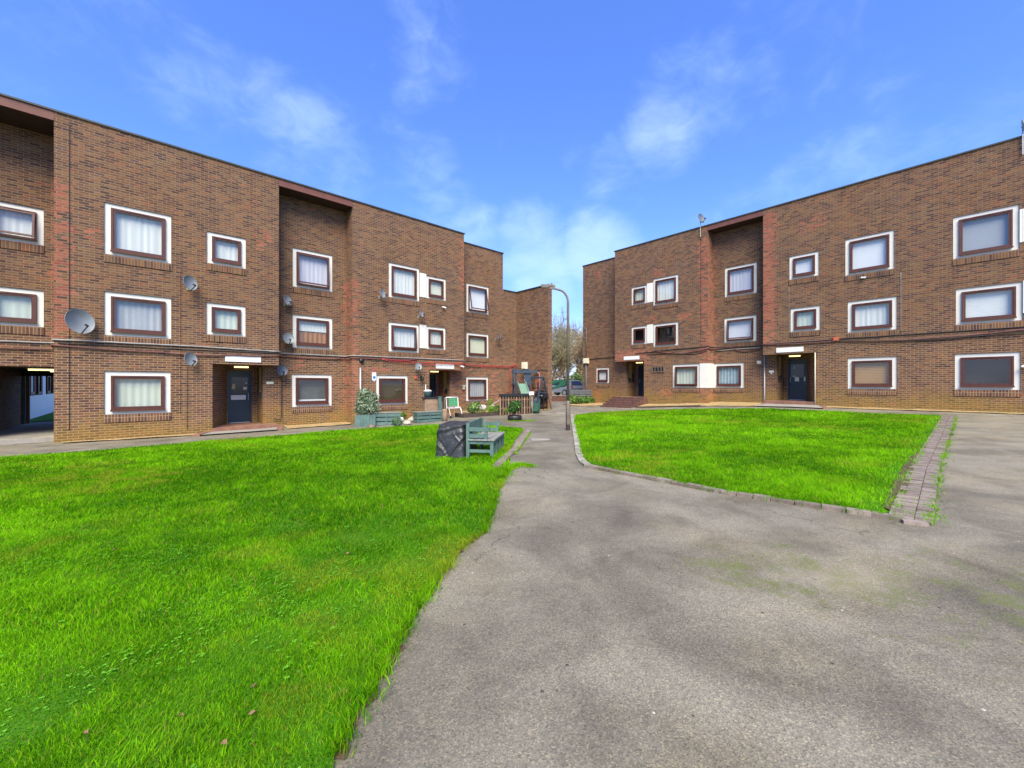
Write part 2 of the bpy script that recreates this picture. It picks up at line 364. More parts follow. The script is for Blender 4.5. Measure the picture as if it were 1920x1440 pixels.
# ------------------------------------------------------------------ mesh builder
class MB:
    def __init__(s): s.v = []; s.f = []; s.mi = []; s.c = None
    def face(s, pts, mi=0):
        i = len(s.v); s.v += [tuple(p) for p in pts]; s.f.append(tuple(range(i, i + len(pts)))); s.mi.append(mi)
    def box(s, x0, x1, y0, y1, z0, z1, mi=0, T=None):
        if x0 > x1: x0, x1 = x1, x0
        if y0 > y1: y0, y1 = y1, y0
        if z0 > z1: z0, z1 = z1, z0
        P = [Vector(p) for p in ((x0, y0, z0), (x1, y0, z0), (x1, y1, z0), (x0, y1, z0), (x0, y0, z1), (x1, y0, z1), (x1, y1, z1), (x0, y1, z1))]
        if T is not None: P = [T @ p for p in P]
        i = len(s.v); s.v += [tuple(p) for p in P]
        for q in ((0, 3, 2, 1), (4, 5, 6, 7), (0, 1, 5, 4), (1, 2, 6, 5), (2, 3, 7, 6), (3, 0, 4, 7)):
            s.f.append(tuple(i + k for k in q)); s.mi.append(mi)
        return s
    def bar(s, a, b, w, h=None, mi=0, up=(0, 0, 1)):
        """square bar from a to b"""
        a = Vector(a); b = Vector(b); h = h or w; d = (b - a); L = d.length; d.normalize()
        u = Vector(up)
        if abs(d.dot(u)) > .98: u = Vector((0, 1, 0))
        sx = d.cross(u).normalized(); sy = sx.cross(d)
        T = Matrix(((sx.x, d.x, sy.x, a.x), (sx.y, d.y, sy.y, a.y), (sx.z, d.z, sy.z, a.z), (0, 0, 0, 1)))
        return s.box(-w / 2, w / 2, 0, L, -h / 2, h / 2, mi, T)
    def tube(s, pts, r, n=8, mi=0, cap=True):
        pts = [Vector(p) for p in pts]; rs = r if isinstance(r, (list, tuple)) else [r] * len(pts)
        i0 = len(s.v); prev = None
        for k, p in enumerate(pts):
            d = (pts[min(k + 1, len(pts) - 1)] - pts[max(k - 1, 0)]).normalized()
            u = Vector((0, 0, 1)) if prev is None else prev
            if abs(d.dot(u)) > .97: u = Vector((1, 0, 0))
            a = d.cross(u).normalized(); b = a.cross(d); prev = b
            for j in range(n):
                t = 2 * math.pi * j / n; s.v.append(tuple(p + (a * math.cos(t) + b * math.sin(t)) * rs[k]))
        for k in range(len(pts) - 1):
            for j in range(n):
                a = i0 + k * n + j; b = i0 + k * n + (j + 1) % n
                s.f.append((a, b, b + n, a + n)); s.mi.append(mi)
        if cap:
            s.f.append(tuple(i0 + j for j in range(n))[::-1]); s.mi.append(mi)
            e = i0 + (len(pts) - 1) * n; s.f.append(tuple(e + j for j in range(n))); s.mi.append(mi)
        return s
    def lathe(s, prof, n=16, T=None, mi=0):
        """prof: (radius, height) along z"""
        i0 = len(s.v)
        for (r, h) in prof:
            for j in range(n):
                t = 2 * math.pi * j / n; p = Vector((r * math.cos(t), r * math.sin(t), h))
                s.v.append(tuple(T @ p if T is not None else p))
        for k in range(len(prof) - 1):
            for j in range(n):
                a = i0 + k * n + j; b = i0 + k * n + (j + 1) % n
                s.f.append((a, b, b + n, a + n)); s.mi.append(mi)
        for k, rev in ((0, True), (len(prof) - 1, False)):
            q = tuple(i0 + k * n + j for j in range(n)); s.f.append(q[::-1] if rev else q); s.mi.append(mi)
        return s
    def prism(s, poly, z0, z1, mi=0):
        n = len(poly); i = len(s.v)
        s.v += [(p[0], p[1], z0) for p in poly] + [(p[0], p[1], z1) for p in poly]
        s.f.append(tuple(range(i, i + n))[::-1]); s.f.append(tuple(range(i + n, i + 2 * n))); s.mi += [mi, mi]
        for k in range(n):
            a = i + k; b = i + (k + 1) % n; s.f.append((a, b, b + n, a + n)); s.mi.append(mi)
        return s
    def build(s, name, mat, parent=None, smooth=False, uv=False, loc=None, rz=0, **tags):
        me = bpy.data.meshes.new(name); me.from_pydata(s.v, [], s.f)
        for m_ in (mat if isinstance(mat, (list, tuple)) else [mat]): me.materials.append(m_)
        me.polygons.foreach_set('material_index', s.mi)
        if smooth: me.polygons.foreach_set('use_smooth', [True] * len(me.polygons))
        me.update()
        if uv:
            ul = me.uv_layers.new(name='UVMap')
            for p in me.polygons:
                nn = p.normal
                if abs(nn.z) > .9: tx, ty = Vector((1, 0, 0)), Vector((0, 1, 0))
                else: tx = Vector((-nn.y, nn.x, 0)).normalized(); ty = Vector((0, 0, 1))
                for li in p.loop_indices:
                    co = me.vertices[me.loops[li].vertex_index].co; ul.data[li].uv = (co.dot(tx), co.dot(ty))
        if s.c is not None:
            at = me.color_attributes.new('Col', 'FLOAT_COLOR', 'POINT'); at.data.foreach_set('color', np.asarray(s.c, np.float32).ravel())
        o = bpy.data.objects.new(name, me); COL.objects.link(o)
        if parent is not None: o.parent = parent
        if loc is not None: o.location = loc
        if rz: o.rotation_euler.z = rz
        for k, v in tags.items(): o[{'cat': 'category'}.get(k, k)] = v
        return o

def thing(name, label, cat, loc=(0, 0, 0), rz=0, group=None):
    o = bpy.data.objects.new(name, None); COL.objects.link(o); o.location = loc; o.rotation_euler = (0, 0, rz); o.empty_display_size = .2
    o['label'] = label; o['category'] = cat
    if group: o['group'] = group
    return o

def dup(root, loc=None, rot=None, label=None):
    r = root.copy(); COL.objects.link(r)
    if loc is not None: r.location = loc
    if rot is not None: r.rotation_euler = rot
    if label: r['label'] = label
    for ch in root.children:
        c = ch.copy(); COL.objects.link(c); c.parent = r
        for g in ch.children:
            d = g.copy(); COL.objects.link(d); d.parent = c
    return r

def arr_mesh(name, V, quads=None, tris=None, mat=None, col=None, parent=None, smooth=False, **tags):
    me = bpy.data.meshes.new(name)
    nq = 0 if quads is None else len(quads); ntr = 0 if tris is None else len(tris)
    me.vertices.add(len(V)); me.vertices.foreach_set('co', np.asarray(V, np.float32).ravel())
    loops = np.concatenate([x.ravel() for x in (quads, tris) if x is not None]).astype(np.int32)
    me.loops.add(len(loops)); me.loops.foreach_set('vertex_index', loops)
    me.polygons.add(nq + ntr)
    st = np.concatenate([np.arange(nq) * 4, nq * 4 + np.arange(ntr) * 3]).astype(np.int32)
    me.polygons.foreach_set('loop_start', st)
    if smooth: me.polygons.foreach_set('use_smooth', np.ones(nq + ntr, bool))
    me.update(calc_edges=True)
    if col is not None:
        at = me.color_attributes.new('Col', 'FLOAT_COLOR', 'POINT')
        c4 = np.ones((len(V), 4), np.float32); c4[:, :3] = col; at.data.foreach_set('color', c4.ravel())
    me.materials.append(mat)
    o = bpy.data.objects.new(name, me); COL.objects.link(o)
    if parent is not None: o.parent = parent
    for k, v in tags.items(): o[{'cat': 'category'}.get(k, k)] = v
    return o

# ------------------------------------------------------------------ walls with openings
def wall(mb, x0, x1, z0, z1, y, holes=(), depth=.07, niche=.55, flip=False):
    """front wall in the plane y, facing -y; holes: (a, b, c, d, has_room)"""
    xs = sorted({x0, x1, *[h[0] for h in holes], *[h[1] for h in holes]}); zs = sorted({z0, z1, *[h[2] for h in holes], *[h[3] for h in holes]})
    xs = [x for x in xs if x0 <= x <= x1]; zs = [z for z in zs if z0 <= z <= z1]
    for i in range(len(xs) - 1):
        for j in range(len(zs) - 1):
            cx = (xs[i] + xs[i + 1]) / 2; cz = (zs[j] + zs[j + 1]) / 2
            if any(h[0] < cx < h[1] and h[2] < cz < h[3] for h in holes): continue
            mb.face([(xs[i], y, zs[j]), (xs[i + 1], y, zs[j]), (xs[i + 1], y, zs[j + 1]), (xs[i], y, zs[j + 1])])
    for (a, b, c, d, room) in holes:
        if not room: continue
        yb = y + depth
        for q in ([(a, y, c), (a, yb, c), (a, yb, d), (a, y, d)][::-1], [(b, y, c), (b, yb, c), (b, yb, d), (b, y, d)],
                  [(a, y, c), (b, y, c), (b, yb, c), (a, yb, c)], [(a, y, d), (b, y, d), (b, yb, d), (a, yb, d)][::-1]): mb.face(q)
        e = .02; a, b, c, d = a + e, b - e, c + e, d - e; yb = y + depth + .012; yn = y + niche
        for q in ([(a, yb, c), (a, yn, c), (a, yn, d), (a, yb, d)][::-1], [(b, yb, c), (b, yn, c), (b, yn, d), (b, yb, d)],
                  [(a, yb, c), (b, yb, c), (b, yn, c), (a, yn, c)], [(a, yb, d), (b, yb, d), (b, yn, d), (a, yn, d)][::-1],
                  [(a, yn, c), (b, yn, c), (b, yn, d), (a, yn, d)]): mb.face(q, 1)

def side(mb, x, y0, y1, z0, z1, neg):
    """wall in the plane x; neg: faces -x"""
    q = [(x, y0, z0), (x, y1, z0), (x, y1, z1), (x, y0, z1)]
    mb.face(q if not neg else q[::-1])

def ring(mb, x0, x1, z0, z1, l, r, t, b, y0, y1, T=None):
    mb.box(x0, x0 + l, y0, y1, z0, z1, T=T); mb.box(x1 - r, x1, y0, y1, z0, z1, T=T)
    mb.box(x0 + l, x1 - r, y0, y1, z0, z0 + b, T=T); mb.box(x0 + l, x1 - r, y0, y1, z1 - t, z1, T=T)

def window(root, x0, x1, z0, z1, y, style='net', opened=0., sill=True, half=None, label=None, ml=.17, mr=.17, mt=.16, mbm=.13):
    sm = MB(); ring(sm, x0 + .004, x1 - .004, z0 + .004, z1 - .004, ml, mr, mt, mbm, y + .045, y + .085)
    w = sm.build('window', M['render'], root)
    if label: w['label'] = label
    a, b, c, d = x0 + ml - .01, x1 - mr + .01, z0 + mbm - .01, z1 - mt + .01
    fm = MB(); ring(fm, a, b, c, d, .055, .055, .055, .075, y - .015, y + .10)
    fm.box(a - .015, b + .015, y - .05, y - .012, c - .02, c + .035)               # drip bar along the bottom
    fm.box(a + (b - a) * .32, b - (b - a) * .32, y - .022, y - .0155, d - .035, d - .018)  # trickle vent
    T = None
    if opened:
        T = Matrix.Translation((0, y - .02, d - .055)) @ Matrix.Rotation(-opened, 4, 'X') @ Matrix.Translation((0, -(y - .02), -(d - .055)))
    a2, b2, c2, d2 = a + .057, b - .057, c + .077, d - .057
    if opened: a2 -= .03; b2 += .03; c2 -= .02
    ring(fm, a2, b2, c2, d2, .05, .05, .05, .055, y - .04 if opened else y + .0, y + .0 if opened else y + .06, T)
    if opened:
        pz = T @ Vector((0, y, c2)); fm.bar((a + .08, y, c + .09), (a + .08, pz.y, pz.z), .012); fm.bar((b - .08, y, c + .09), (b - .08, pz.y, pz.z), .012)
    fm.build('frame', M['frame'], w)
    g = MB(); yy = y - .02 if opened else y + .035
    q = [Vector(p) for p in ((a2 + .045, yy, c2 + .05), (b2 - .045, yy, c2 + .05), (b2 - .045, yy, d2 - .045), (a2 + .045, yy, d2 - .045))]
    g.face([T @ p for p in q] if T is not None else q); g.build('pane', M['glass'], w)
    # what hangs behind the glass
    def cloth(key, xa, xb, za, zb, amp, yo=.16):
        cm = MB(); n = max(8, int((xb - xa) * 26)); ph = random.random() * 6
        pr = []
        for i in range(n + 1):
            x = xa + (xb - xa) * i / n; pr.append((x, y + yo + .45 * amp * math.sin(i * 1.25 + ph) + amp * .3 * math.sin(i * .53 + 2 * ph)))
        for i in range(n): cm.face([(pr[i][0], pr[i][1], za), (pr[i + 1][0], pr[i + 1][1], za), (pr[i + 1][0], pr[i + 1][1], zb), (pr[i][0], pr[i][1], zb)])
        cm.build('blind' if key in ('blindw', 'blindc', 'venet', 'bamboo', 'brownc', 'dimc', 'skysheen') else 'curtain', M[key], w, smooth=True)  # the pale reflection sheet is built here too, though no blind hangs there
    xa, xb, za, zb = a + .04, b - .04, c + .03, d - .02
    if style == 'half': cloth('net', xa, xb, za + (zb - za) * .55, zb, .004); cloth('orangec', xa, xb, za, za + (zb - za) * .55, .02, .2)
    elif style == 'bottom': cloth('dimc', xa, xb, za, zb, 0, .24); cloth('blindw', xa, xb, za, za + .17, 0)
    elif style == 'empty': pass
    else: cloth(style, xa, xb, za, zb, 0 if style in ('blindw', 'blindc', 'venet', 'bamboo', 'brownc', 'dimc', 'skysheen') else .013)
    if sill:
        s = MB(); s.box(x0 - .01, x1 + .01, y - .028, y + .03, z0 - .262, z0 - .002); s.build('sill', M['soldier'], w, uv=True)
    return w

# heights above the ground floor, the same in both blocks
Z1 = (.64, 2.09); Z2 = (3.28, 4.74); Z2s = (3.53, 4.73); Z3 = (5.97, 7.69); Z3s = (6.21, 7.41)
TOP = 10.18; TOPC = 10.03; FZ = 9.90; LINT = 2.43; BASE = -.75

def porch(mb, X, xa):
    """cut-away entrance at one end of a front block; X maps module x to block x; xa = shift"""
    m = X(1) < X(0)
    def P(x, y, z): return (X(x), y, z)
    def q(pts): mb.face(pts[::-1] if m else pts)
    z0 = BASE
    q([P(1.92, 0, z0), P(2.62, 2.0, z0), P(2.62, 2.0, LINT), P(1.92, 0, LINT)])          # splayed jamb
    a, b = sorted((X(2.62), X(3.73)))
    d0, d1 = sorted((X(2.66), X(3.52)))
    wall(mb, a, b, z0, LINT, 2.0, [(d0, d1, z0, 2.22, False)])
    q([P(3.73, 2.0, z0), P(3.73, .8, z0), P(3.73, .8, LINT), P(3.73, 2.0, LINT)])
    q([P(1.92, 0, LINT), P(2.62, 2.0, LINT), P(3.73, 2.0, LINT), P(3.73, .8, LINT), P(4.16, .8, LINT), P(4.16, 0, LINT)])

def door(root, X, kind):
    d0, d1 = sorted((X(2.66), X(3.52))); m = X(1) < X(0)
    dm = MB(); dm.box(d0 + .05, d1 - .05, 2.05, 2.10, .02, 2.16)
    for (z0, z1) in ((.12, .40), (.46, .68), (.74, .92)): ring(dm, d0 + .14, d1 - .14, z0, z1, .02, .02, .02, .02, 2.04, 2.0496)
    d = dm.build('door', M['navy'], root)
    fm = MB(); ring(fm, d0 + .001, d1 - .001, -.02, 2.219, .05, .05, .06, .035, 1.985, 2.12); fm.build('frame', M['navy'], d)
    gm = MB(); gm.box(d0 + .13, d1 - .13, 2.035, 2.0492, 1.22, 1.95); gm.build('glazing', M['carglass'], d)
    hx = (d1 - .12) if not m else (d0 + .12)
    h = MB(); h.bar((hx, 2.0, .95), (hx, 2.0, 1.25), .025); h.bar((hx, 2.0, .97), (hx, 2.049, .97), .02); h.bar((hx, 2.0, 1.23), (hx, 2.049, 1.23), .02); h.build('handle', M['galv'], d)
    t = MB(); t.box(d0 + .05, d1 - .05, 1.96, 2.03, -.03, .015); t.build('threshold', M['galv'], d)
    nm = MB()
    if kind == 0:
        nm.box(d0 + .11, d0 + .65, 2.022, 2.0345, .98, 1.18); nm.build('notice', M['paper'], d)
        n2 = MB(); n2.face([(d0 + .13, 2.02, 1.45), (d0 + .27, 2.02, 1.45), (d0 + .25, 2.02, 1.67), (d0 + .17, 2.02, 1.67)]); n2.build('notice', M['ochrepaper'], d)
        n3 = MB(); n3.box(d0 + .56, d0 + .69, 2.022, 2.0345, 1.42, 1.53); n3.box(d0 + .62, d0 + .70, 2.022, 2.0345, 1.68, 1.72); n3.build('notice', M['cream'], d)
    elif kind == 1:
        nm.box(d0 + .32, d0 + .51, 2.022, 2.0345, 1.02, 1.25); nm.build('notice', M['paper'], d)
        n2 = MB(); n2.box(d1 - .13, d1 - .055, 2.022, 2.0345, 1.02, 1.25); n2.build('notice', M['paper'], d)
        n3 = MB(); n3.box(d0 + .24, d0 + .33, 2.022, 2.0345, 1.72, 1.77); n3.box(d0 + .24, d0 + .33, 2.022, 2.0345, 1.28, 1.32); n3.build('plate', M['cream'], d)
    return d

LT = thing('apartment_block', 'long brown brick apartment block on the left with recessed bays and an archway', 'apartment block', Lw(0, 0, 0), AZL)
RT = thing('apartment_block', 'brown brick apartment block on the right with brick steps and red stained corners', 'apartment block', Rw(0, 0, 0), AZR)

# ---- left block
mb = MB()
XA = lambda x: x; XB = lambda x: x + 9.35
hA = [(1.92, 4.16, BASE, LINT, False), (-.98, .73, *Z3, True), (1.75, 3.0, *Z3s, True), (-.98, .73, *Z2, True), (1.74, 2.99, *Z2s, True), (-.98, .71, *Z1, True)]
wall(mb, -2.09, 4.16, BASE, TOP, 0, hA); side(mb, -2.09, 0, 1.25, BASE, TOP, True); side(mb, 4.16, 0, .8, LINT, TOP, False)
hR = [(4.87, 6.57, *Z3, True), (4.87, 6.57, *Z2, True), (4.84, 6.54, *Z1, True)]
wall(mb, 3.73, 7.2, BASE, FZ + .02, .8, hR)
hB = [(11.27, 13.51, BASE, LINT, False), (8.98, 10.68, *Z3, True), (11.08, 12.31, *Z3s, True), (8.97, 10.66, *Z2, True), (11.07, 12.29, *Z2s, True), (8.33, 10.02, *Z1, True)]
wall(mb, 7.2, 13.51, BASE, TOP, 0, hB); side(mb, 7.2, 0, .8, BASE, TOP, True); side(mb, 13.51, 0, .8, LINT, TOP, False)
hC = [(14.26, 15.96, *Z3, True), (14.26, 15.95, *Z2, True), (14.24, 15.92, *Z1, True)]
wall(mb, 13.08, 17.12, BASE, TOPC, .8, hC); side(mb, 17.12, .8, 9, 7.6, TOPC, False)
wall(mb, 17.12, 18.29, BASE, 7.69, .8)
side(mb, 18.29, -2.07, .8, BASE, 7.69, True); wall(mb, 18.29, 18.62, BASE, 7.69, -2.07); side(mb, 18.62, -2.07, 9, BASE, 7.69, False)
hL = [(-3.9, -2.09, BASE, 2.23, False), (-3.70, -2.45, *Z3s, True), (-3.70, -2.45, *Z2s, True)]
wall(mb, -5.3, -2.09, BASE, FZ + .02, 1.25, hL)
wall(mb, -13, -5.3, BASE, TOP, 0, [(-8.6, -6.9, *Z3, True), (-8.6, -6.9, *Z2, True), (-8.6, -6.9, *Z1, True)]); side(mb, -5.3, 0, 1.25, BASE, TOP, False); side(mb, -13, 0, 9, BASE, TOP, True)
# archway through the block
side(mb, -3.9, 1.25, 8.25, BASE, 2.23, False); side(mb, -2.09, 1.25, 8.25, BASE, 2.23, True)
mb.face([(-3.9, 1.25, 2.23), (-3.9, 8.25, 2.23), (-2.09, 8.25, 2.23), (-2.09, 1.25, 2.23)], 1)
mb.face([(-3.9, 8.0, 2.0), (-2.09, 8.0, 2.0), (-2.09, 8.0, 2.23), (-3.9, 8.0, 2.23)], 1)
for (a, b, t) in ((-13, -3.9, TOP), (-2.09, 17.12, TOPC), (17.12, 18.62, 7.69)):
    mb.face([(b, 8.25 if t != 7.69 else 9, BASE), (a, 8.25 if t != 7.69 else 9, BASE), (a, 8.25 if t != 7.69 else 9, t), (b, 8.25 if t != 7.69 else 9, t)])
mb.face([(-2.09, 8.25, 2.23), (-3.9, 8.25, 2.23), (-3.9, 8.25, TOP), (-2.09, 8.25, TOP)])
porch(mb, XA, 0); porch(mb, XB, 0)
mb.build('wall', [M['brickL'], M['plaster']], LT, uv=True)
rf = MB(); rf.box(-12.9, 13.4, .32, 8.2, 9.95, 10.12); rf.box(13.6, 17.0, 1.12, 8.2, 9.8, 9.98); rf.box(17.2, 18.2, 1.12, 8.9, 7.5, 7.62)
r_ = rf.build('roof', M['roof'], LT)
cp = MB(); cp.box(-13.03, 13.56, -.045, .30, TOP, TOP + .055); cp.box(13.56, 17.17, .755, 1.1, TOPC, TOPC + .055)
cp.box(17.17, 18.24, .755, 1.1, 7.69, 7.745); cp.box(18.24, 18.66, -2.12, 9, 7.692, 7.748); cp.box(-13.03, -12.7, .30, 8.2, TOP, TOP + .055)
cp.build('coping', M['coping'], r_)
for (a, b, dep) in ((4.16, 7.2, .8), (-5.3, -2.09, 1.25)):
    f = MB(); f.box(a + .003, b - .003, -.004, .05, FZ, TOP - .002); f.box(a + .003, b - .003, -.02, -.005, FZ - .012, FZ + .03); f.build('fascia', M['fascia'], LT)
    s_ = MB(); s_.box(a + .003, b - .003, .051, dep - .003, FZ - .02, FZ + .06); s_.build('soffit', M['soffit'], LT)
WL = lambda *a, **k: window(LT, *a, **k)
WL(-.98, .73, *Z3, 0, 'net'); WL(1.75, 3.0, *Z3s, 0, 'net'); WL(-.98, .73, *Z2, 0, 'greyc', label='window with a grey draped net curtain'); WL(1.74, 2.99, *Z2s, 0, 'drape'); WL(-.98, .71, *Z1, 0, 'drape')
WL(4.87, 6.57, *Z3, .8, 'lilac', .13, label='tilted open window with pale lilac curtain'); WL(4.87, 6.57, *Z2, .8, 'half', label='window with an orange curtain in its lower half'); WL(4.84, 6.54, *Z1, .8, 'bottom', label='dark window with a white strip along its bottom')
WL(8.98, 10.68, *Z3, 0, 'net'); WL(11.08, 12.31, *Z3s, 0, 'blindc'); WL(8.97, 10.66, *Z2, 0, 'net', .11, sill=True); WL(11.07, 12.29, *Z2s, 0, 'net'); WL(8.33, 10.02, *Z1, 0, 'brownc', label='window with a dark brown blind')
WL(14.26, 15.96, *Z3, .8, 'blindw', .17, label='tilted open window with white blind'); WL(14.26, 15.95, *Z2, .8, 'blindc', label='window with a cream roller blind'); WL(14.24, 15.92, *Z1, .8, 'greyc')
WL(-3.70, -2.45, *Z3s, 1.25, 'net', .2); WL(-3.70, -2.45, *Z2s, 1.25, 'drape')
WL(-8.6, -6.9, *Z3, 0, 'net'); WL(-8.6, -6.9, *Z2, 0, 'net'); WL(-8.6, -6.9, *Z1, 0, 'drape')
for (z0, z1) in ((6.22, 7.47), (3.54, 4.76)):
    p = MB(); p.box(10.683, 11.075, -.02, .05, z0, z1)
    for k in range(3): p.box(10.76 + k * .11, 10.775 + k * .11, -.028, -.021, z0 + .02, z1 - .02)
    p.build('infill_panel', M['render'], LT)
door(LT, XA, 0); door(LT, XB, 2)
for X in (XA, XB):
    yp = MB(); yp.box(X(3.715), X(3.727), 1.15, 1.45, 1.25, 2.38); yp.build('glow_patch', M['porchglow'], LT)  # thin patch painted as the lamp-lit part of the porch wall
pf = MB(); pf.box(-3.88, -2.11, 0.6, 8.2, BASE, -.06); pf.build('passage_floor', M['concrete'], LT)
gt = MB(); gt.bar((-3.84, 8.1, -.06), (-3.84, 8.1, 2.2), .08); gt.build('gate_post', M['tealdark'], LT)
gt = MB(); gt.box(-3.90, -3.70, 8.255, 8.33, -.06, 2.2); gt.build('gate_post', M['jam'], LT)
for X in (XA, XB):
    fl = MB(); fl.prism([(X(1.92), .0), (X(4.15), .0), (X(4.15), .79), (X(3.72), .79), (X(3.72), 1.97), (X(2.62), 1.97)], BASE, -.02); fl.build('porch_floor', M['redpave'], LT)

# ---- right block
mb = MB()
XN = lambda x: -3.05 - x; XQ = lambda x: -12.30 - x
hN = [(-7.21, -4.96, BASE, LINT, False), (-6.02, -4.78, *Z3s, True), (-5.97, -4.73, *Z2s, True), (-3.77, -2.07, *Z3, True), (-3.68, -1.98, *Z2, True), (-3.68, -1.98, *Z1, True),
      (-.31, 1.40, *Z3, True), (-.23, 1.48, *Z2, True), (-.26, 1.43, *Z1, True), (1.80, 3.03, *Z3s, True), (1.88, 3.10, *Z2s, True)]
wall(mb, -7.21, 9, BASE, TOP, 0, hN); side(mb, -7.21, 0, .8, LINT, TOP, True); side(mb, 9, 0, 9, BASE, TOP, False)
hR = [(-9.76, -8.01, *Z3, True), (-9.79, -8.03, *Z2, True), (-10.098, -8.75, *Z1, True)]
hR = [(-9.45, -7.76, *Z3, True), (-9.48, -7.78, *Z2, True), (-10.098, -8.42, *Z1, True)]
wall(mb, -10.1, -6.78, BASE, FZ + .02, .8, hR)
hQ = [(-16.46, -14.22, BASE, LINT, False), (-15.15, -14.0, *Z3s, True), (-13.56, -11.88, *Z3, True), (-15.15, -14.0, *Z2s, True), (-13.55, -11.88, *Z2, True), (-12.25, -10.56, *Z1, True)]
wall(mb, -16.46, -10.1, BASE, TOP, 0, hQ); side(mb, -10.1, 0, .8, BASE, TOP, False); side(mb, -16.46, 0, .8, LINT, TOP, True)
wall(mb, -19.9, -16.03, BASE, TOPC, .8, [(-18.65, -17.5, .93, 2.09, True)]); side(mb, -19.9, .8, 9, BASE, TOPC, True)
mb.face([(9, 9, BASE), (-19.9, 9, BASE), (-19.9, 9, TOPC), (9, 9, TOPC)])
porch(mb, XN, 0); porch(mb, XQ, 0)
mb.build('wall', [M['brickR'], M['plaster']], RT, uv=True)
rf = MB(); rf.box(-16.35, 8.9, .32, 8.9, 9.95, 10.12); rf.box(-19.8, -16.55, 1.12, 8.9, 9.8, 9.98); r_ = rf.build('roof', M['roof'], RT)
cp = MB(); cp.box(-16.53, 9.03, -.045, .30, TOP, TOP + .055); cp.box(-19.96, -16.53, .755, 1.1, TOPC, TOPC + .055); cp.build('coping', M['coping'], r_)
f = MB(); f.box(-10.097, -7.213, -.004, .05, FZ, TOP - .002); f.box(-10.097, -7.213, -.02, -.005, FZ - .012, FZ + .03); f.build('fascia', M['fascia'], RT)
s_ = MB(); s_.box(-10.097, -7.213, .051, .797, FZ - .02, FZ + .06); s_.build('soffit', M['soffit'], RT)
WR = lambda *a, **k: window(RT, *a, **k)
WR(-6.02, -4.78, *Z3s, 0, 'blindw'); WR(-5.97, -4.73, *Z2s, 0, 'drape'); WR(-3.77, -2.07, *Z3, 0, 'blindw'); WR(-3.68, -1.98, *Z2, 0, 'net'); WR(-3.68, -1.98, *Z1, 0, 'bamboo', label='window with a sagging brown slatted blind')
WR(-.31, 1.40, *Z3, 0, 'skysheen'); WR(-.23, 1.48, *Z2, 0, 'venet', label='window with a white venetian blind'); WR(-.26, 1.43, *Z1, 0, 'empty', label='dark window without curtains')  # first window: pale sheet stands for sky mirrored in the glass
WR(1.80, 3.03, *Z3s, 0, 'net'); WR(1.88, 3.10, *Z2s, 0, 'net')
WR(-9.45, -7.76, *Z3, .8, 'lilac'); WR(-9.48, -7.78, *Z2, .8, 'blindw', .2, label='tilted open window with white blind'); WR(-10.098, -8.42, *Z1, .8, 'bluedrape', ml=.2, label='window with blue grey curtains')
WR(-15.15, -14.0, *Z3s, 0, 'drape'); WR(-13.56, -11.88, *Z3, 0, 'net'); WR(-15.15, -14.0, *Z2s, 0, 'empty', label='small dark window without curtains'); WR(-13.55, -11.88, *Z2, 0, 'empty', label='large dark window without curtains')
WR(-12.25, -10.56, *Z1, 0, 'drape', .10, label='tilted open window with cream drapes'); WR(-18.65, -17.5, .93, 2.09, .8, 'blindw', ml=.15, mr=.15)
for (x0, x1, z0, z1) in ((-13.998, -13.563, 6.22, 7.47), (-13.998, -13.553, 3.54, 4.76), (1.403, 1.797, 6.22, 7.47), (1.483, 1.877, 3.54, 4.76)):
    p = MB(); p.box(x0, x1, -.02, .05, z0, z1)
    for k in range(3): p.box(x0 + .08 + k * .11, x0 + .095 + k * .11, -.028, -.021, z0 + .02, z1 - .02)
    p.build('infill_panel', M['render'], RT)
p = MB(); p.box(-10.557, -10.08, -.022, -.002, Z1[0], Z1[1]); p.box(-10.098, -10.078, -.0018, .84, Z1[0], Z1[1]); p.build('infill_panel', M['render'], RT)
door(RT, XN, 1); door(RT, XQ, 2)
for X in (XN, XQ):
    a, b = sorted((X(3.715), X(3.727))); yp = MB(); yp.box(a, b, 1.15, 1.45, 1.25, 2.38); yp.build('glow_patch', M['porchglow'], RT)  # lamp-lit porch brick painted as a yellow patch, as on the left
    fl = MB(); fl.prism([(X(1.92), .0), (X(4.15), .0), (X(4.15), .79), (X(3.72), .79), (X(3.72), 1.97), (X(2.62), 1.97)][::-1], BASE, -.02); fl.build('porch_floor', M['redpave'], RT)

# ------------------------------------------------------------------ setting: ground, lawns, edging
def sheet(name, poly, mat, lift, step, bump=0., kind='structure', edge=None):
    poly = [Vector((p[0], p[1])) for p in poly]
    den = []
    for i, p in enumerate(poly):
        q = poly[(i + 1) % len(poly)]; n = max(1, int((q - p).length / step))
        den += [p.lerp(q, k / n) for k in range(n)]
    xs = [p.x for p in den]; ys = [p.y for p in den]; pts = list(den); n0 = len(den)
    def inside(x, y):
        c = False; j = n0 - 1
        for i in range(n0):
            if (ys[i] > y) != (ys[j] > y) and x < (xs[j] - xs[i]) * (y - ys[i]) / (ys[j] - ys[i]) + xs[i]: c = not c
            j = i
        return c
    X = min(xs) + step / 2
    while X < max(xs):
        Y = min(ys) + step / 2
        while Y < max(ys):
            x, y = X + random.uniform(-.2, .2) * step, Y + random.uniform(-.2, .2) * step
            if inside(x, y): pts.append(Vector((x, y)))
            Y += step
        X += step
    vs, es, fs, *_ = delaunay_2d_cdt(pts, [(i, (i + 1) % n0) for i in range(n0)], [], 1, 1e-5)
    mb = MB(); mb.v = [(v.x, v.y, gz(v.x, v.y) + lift + (random.uniform(-bump, bump) if bump else 0)) for v in vs]
    mb.f = [tuple(f) for f in fs]; mb.mi = [0] * len(mb.f)
    return mb.build(name, mat, smooth=True, kind=kind)

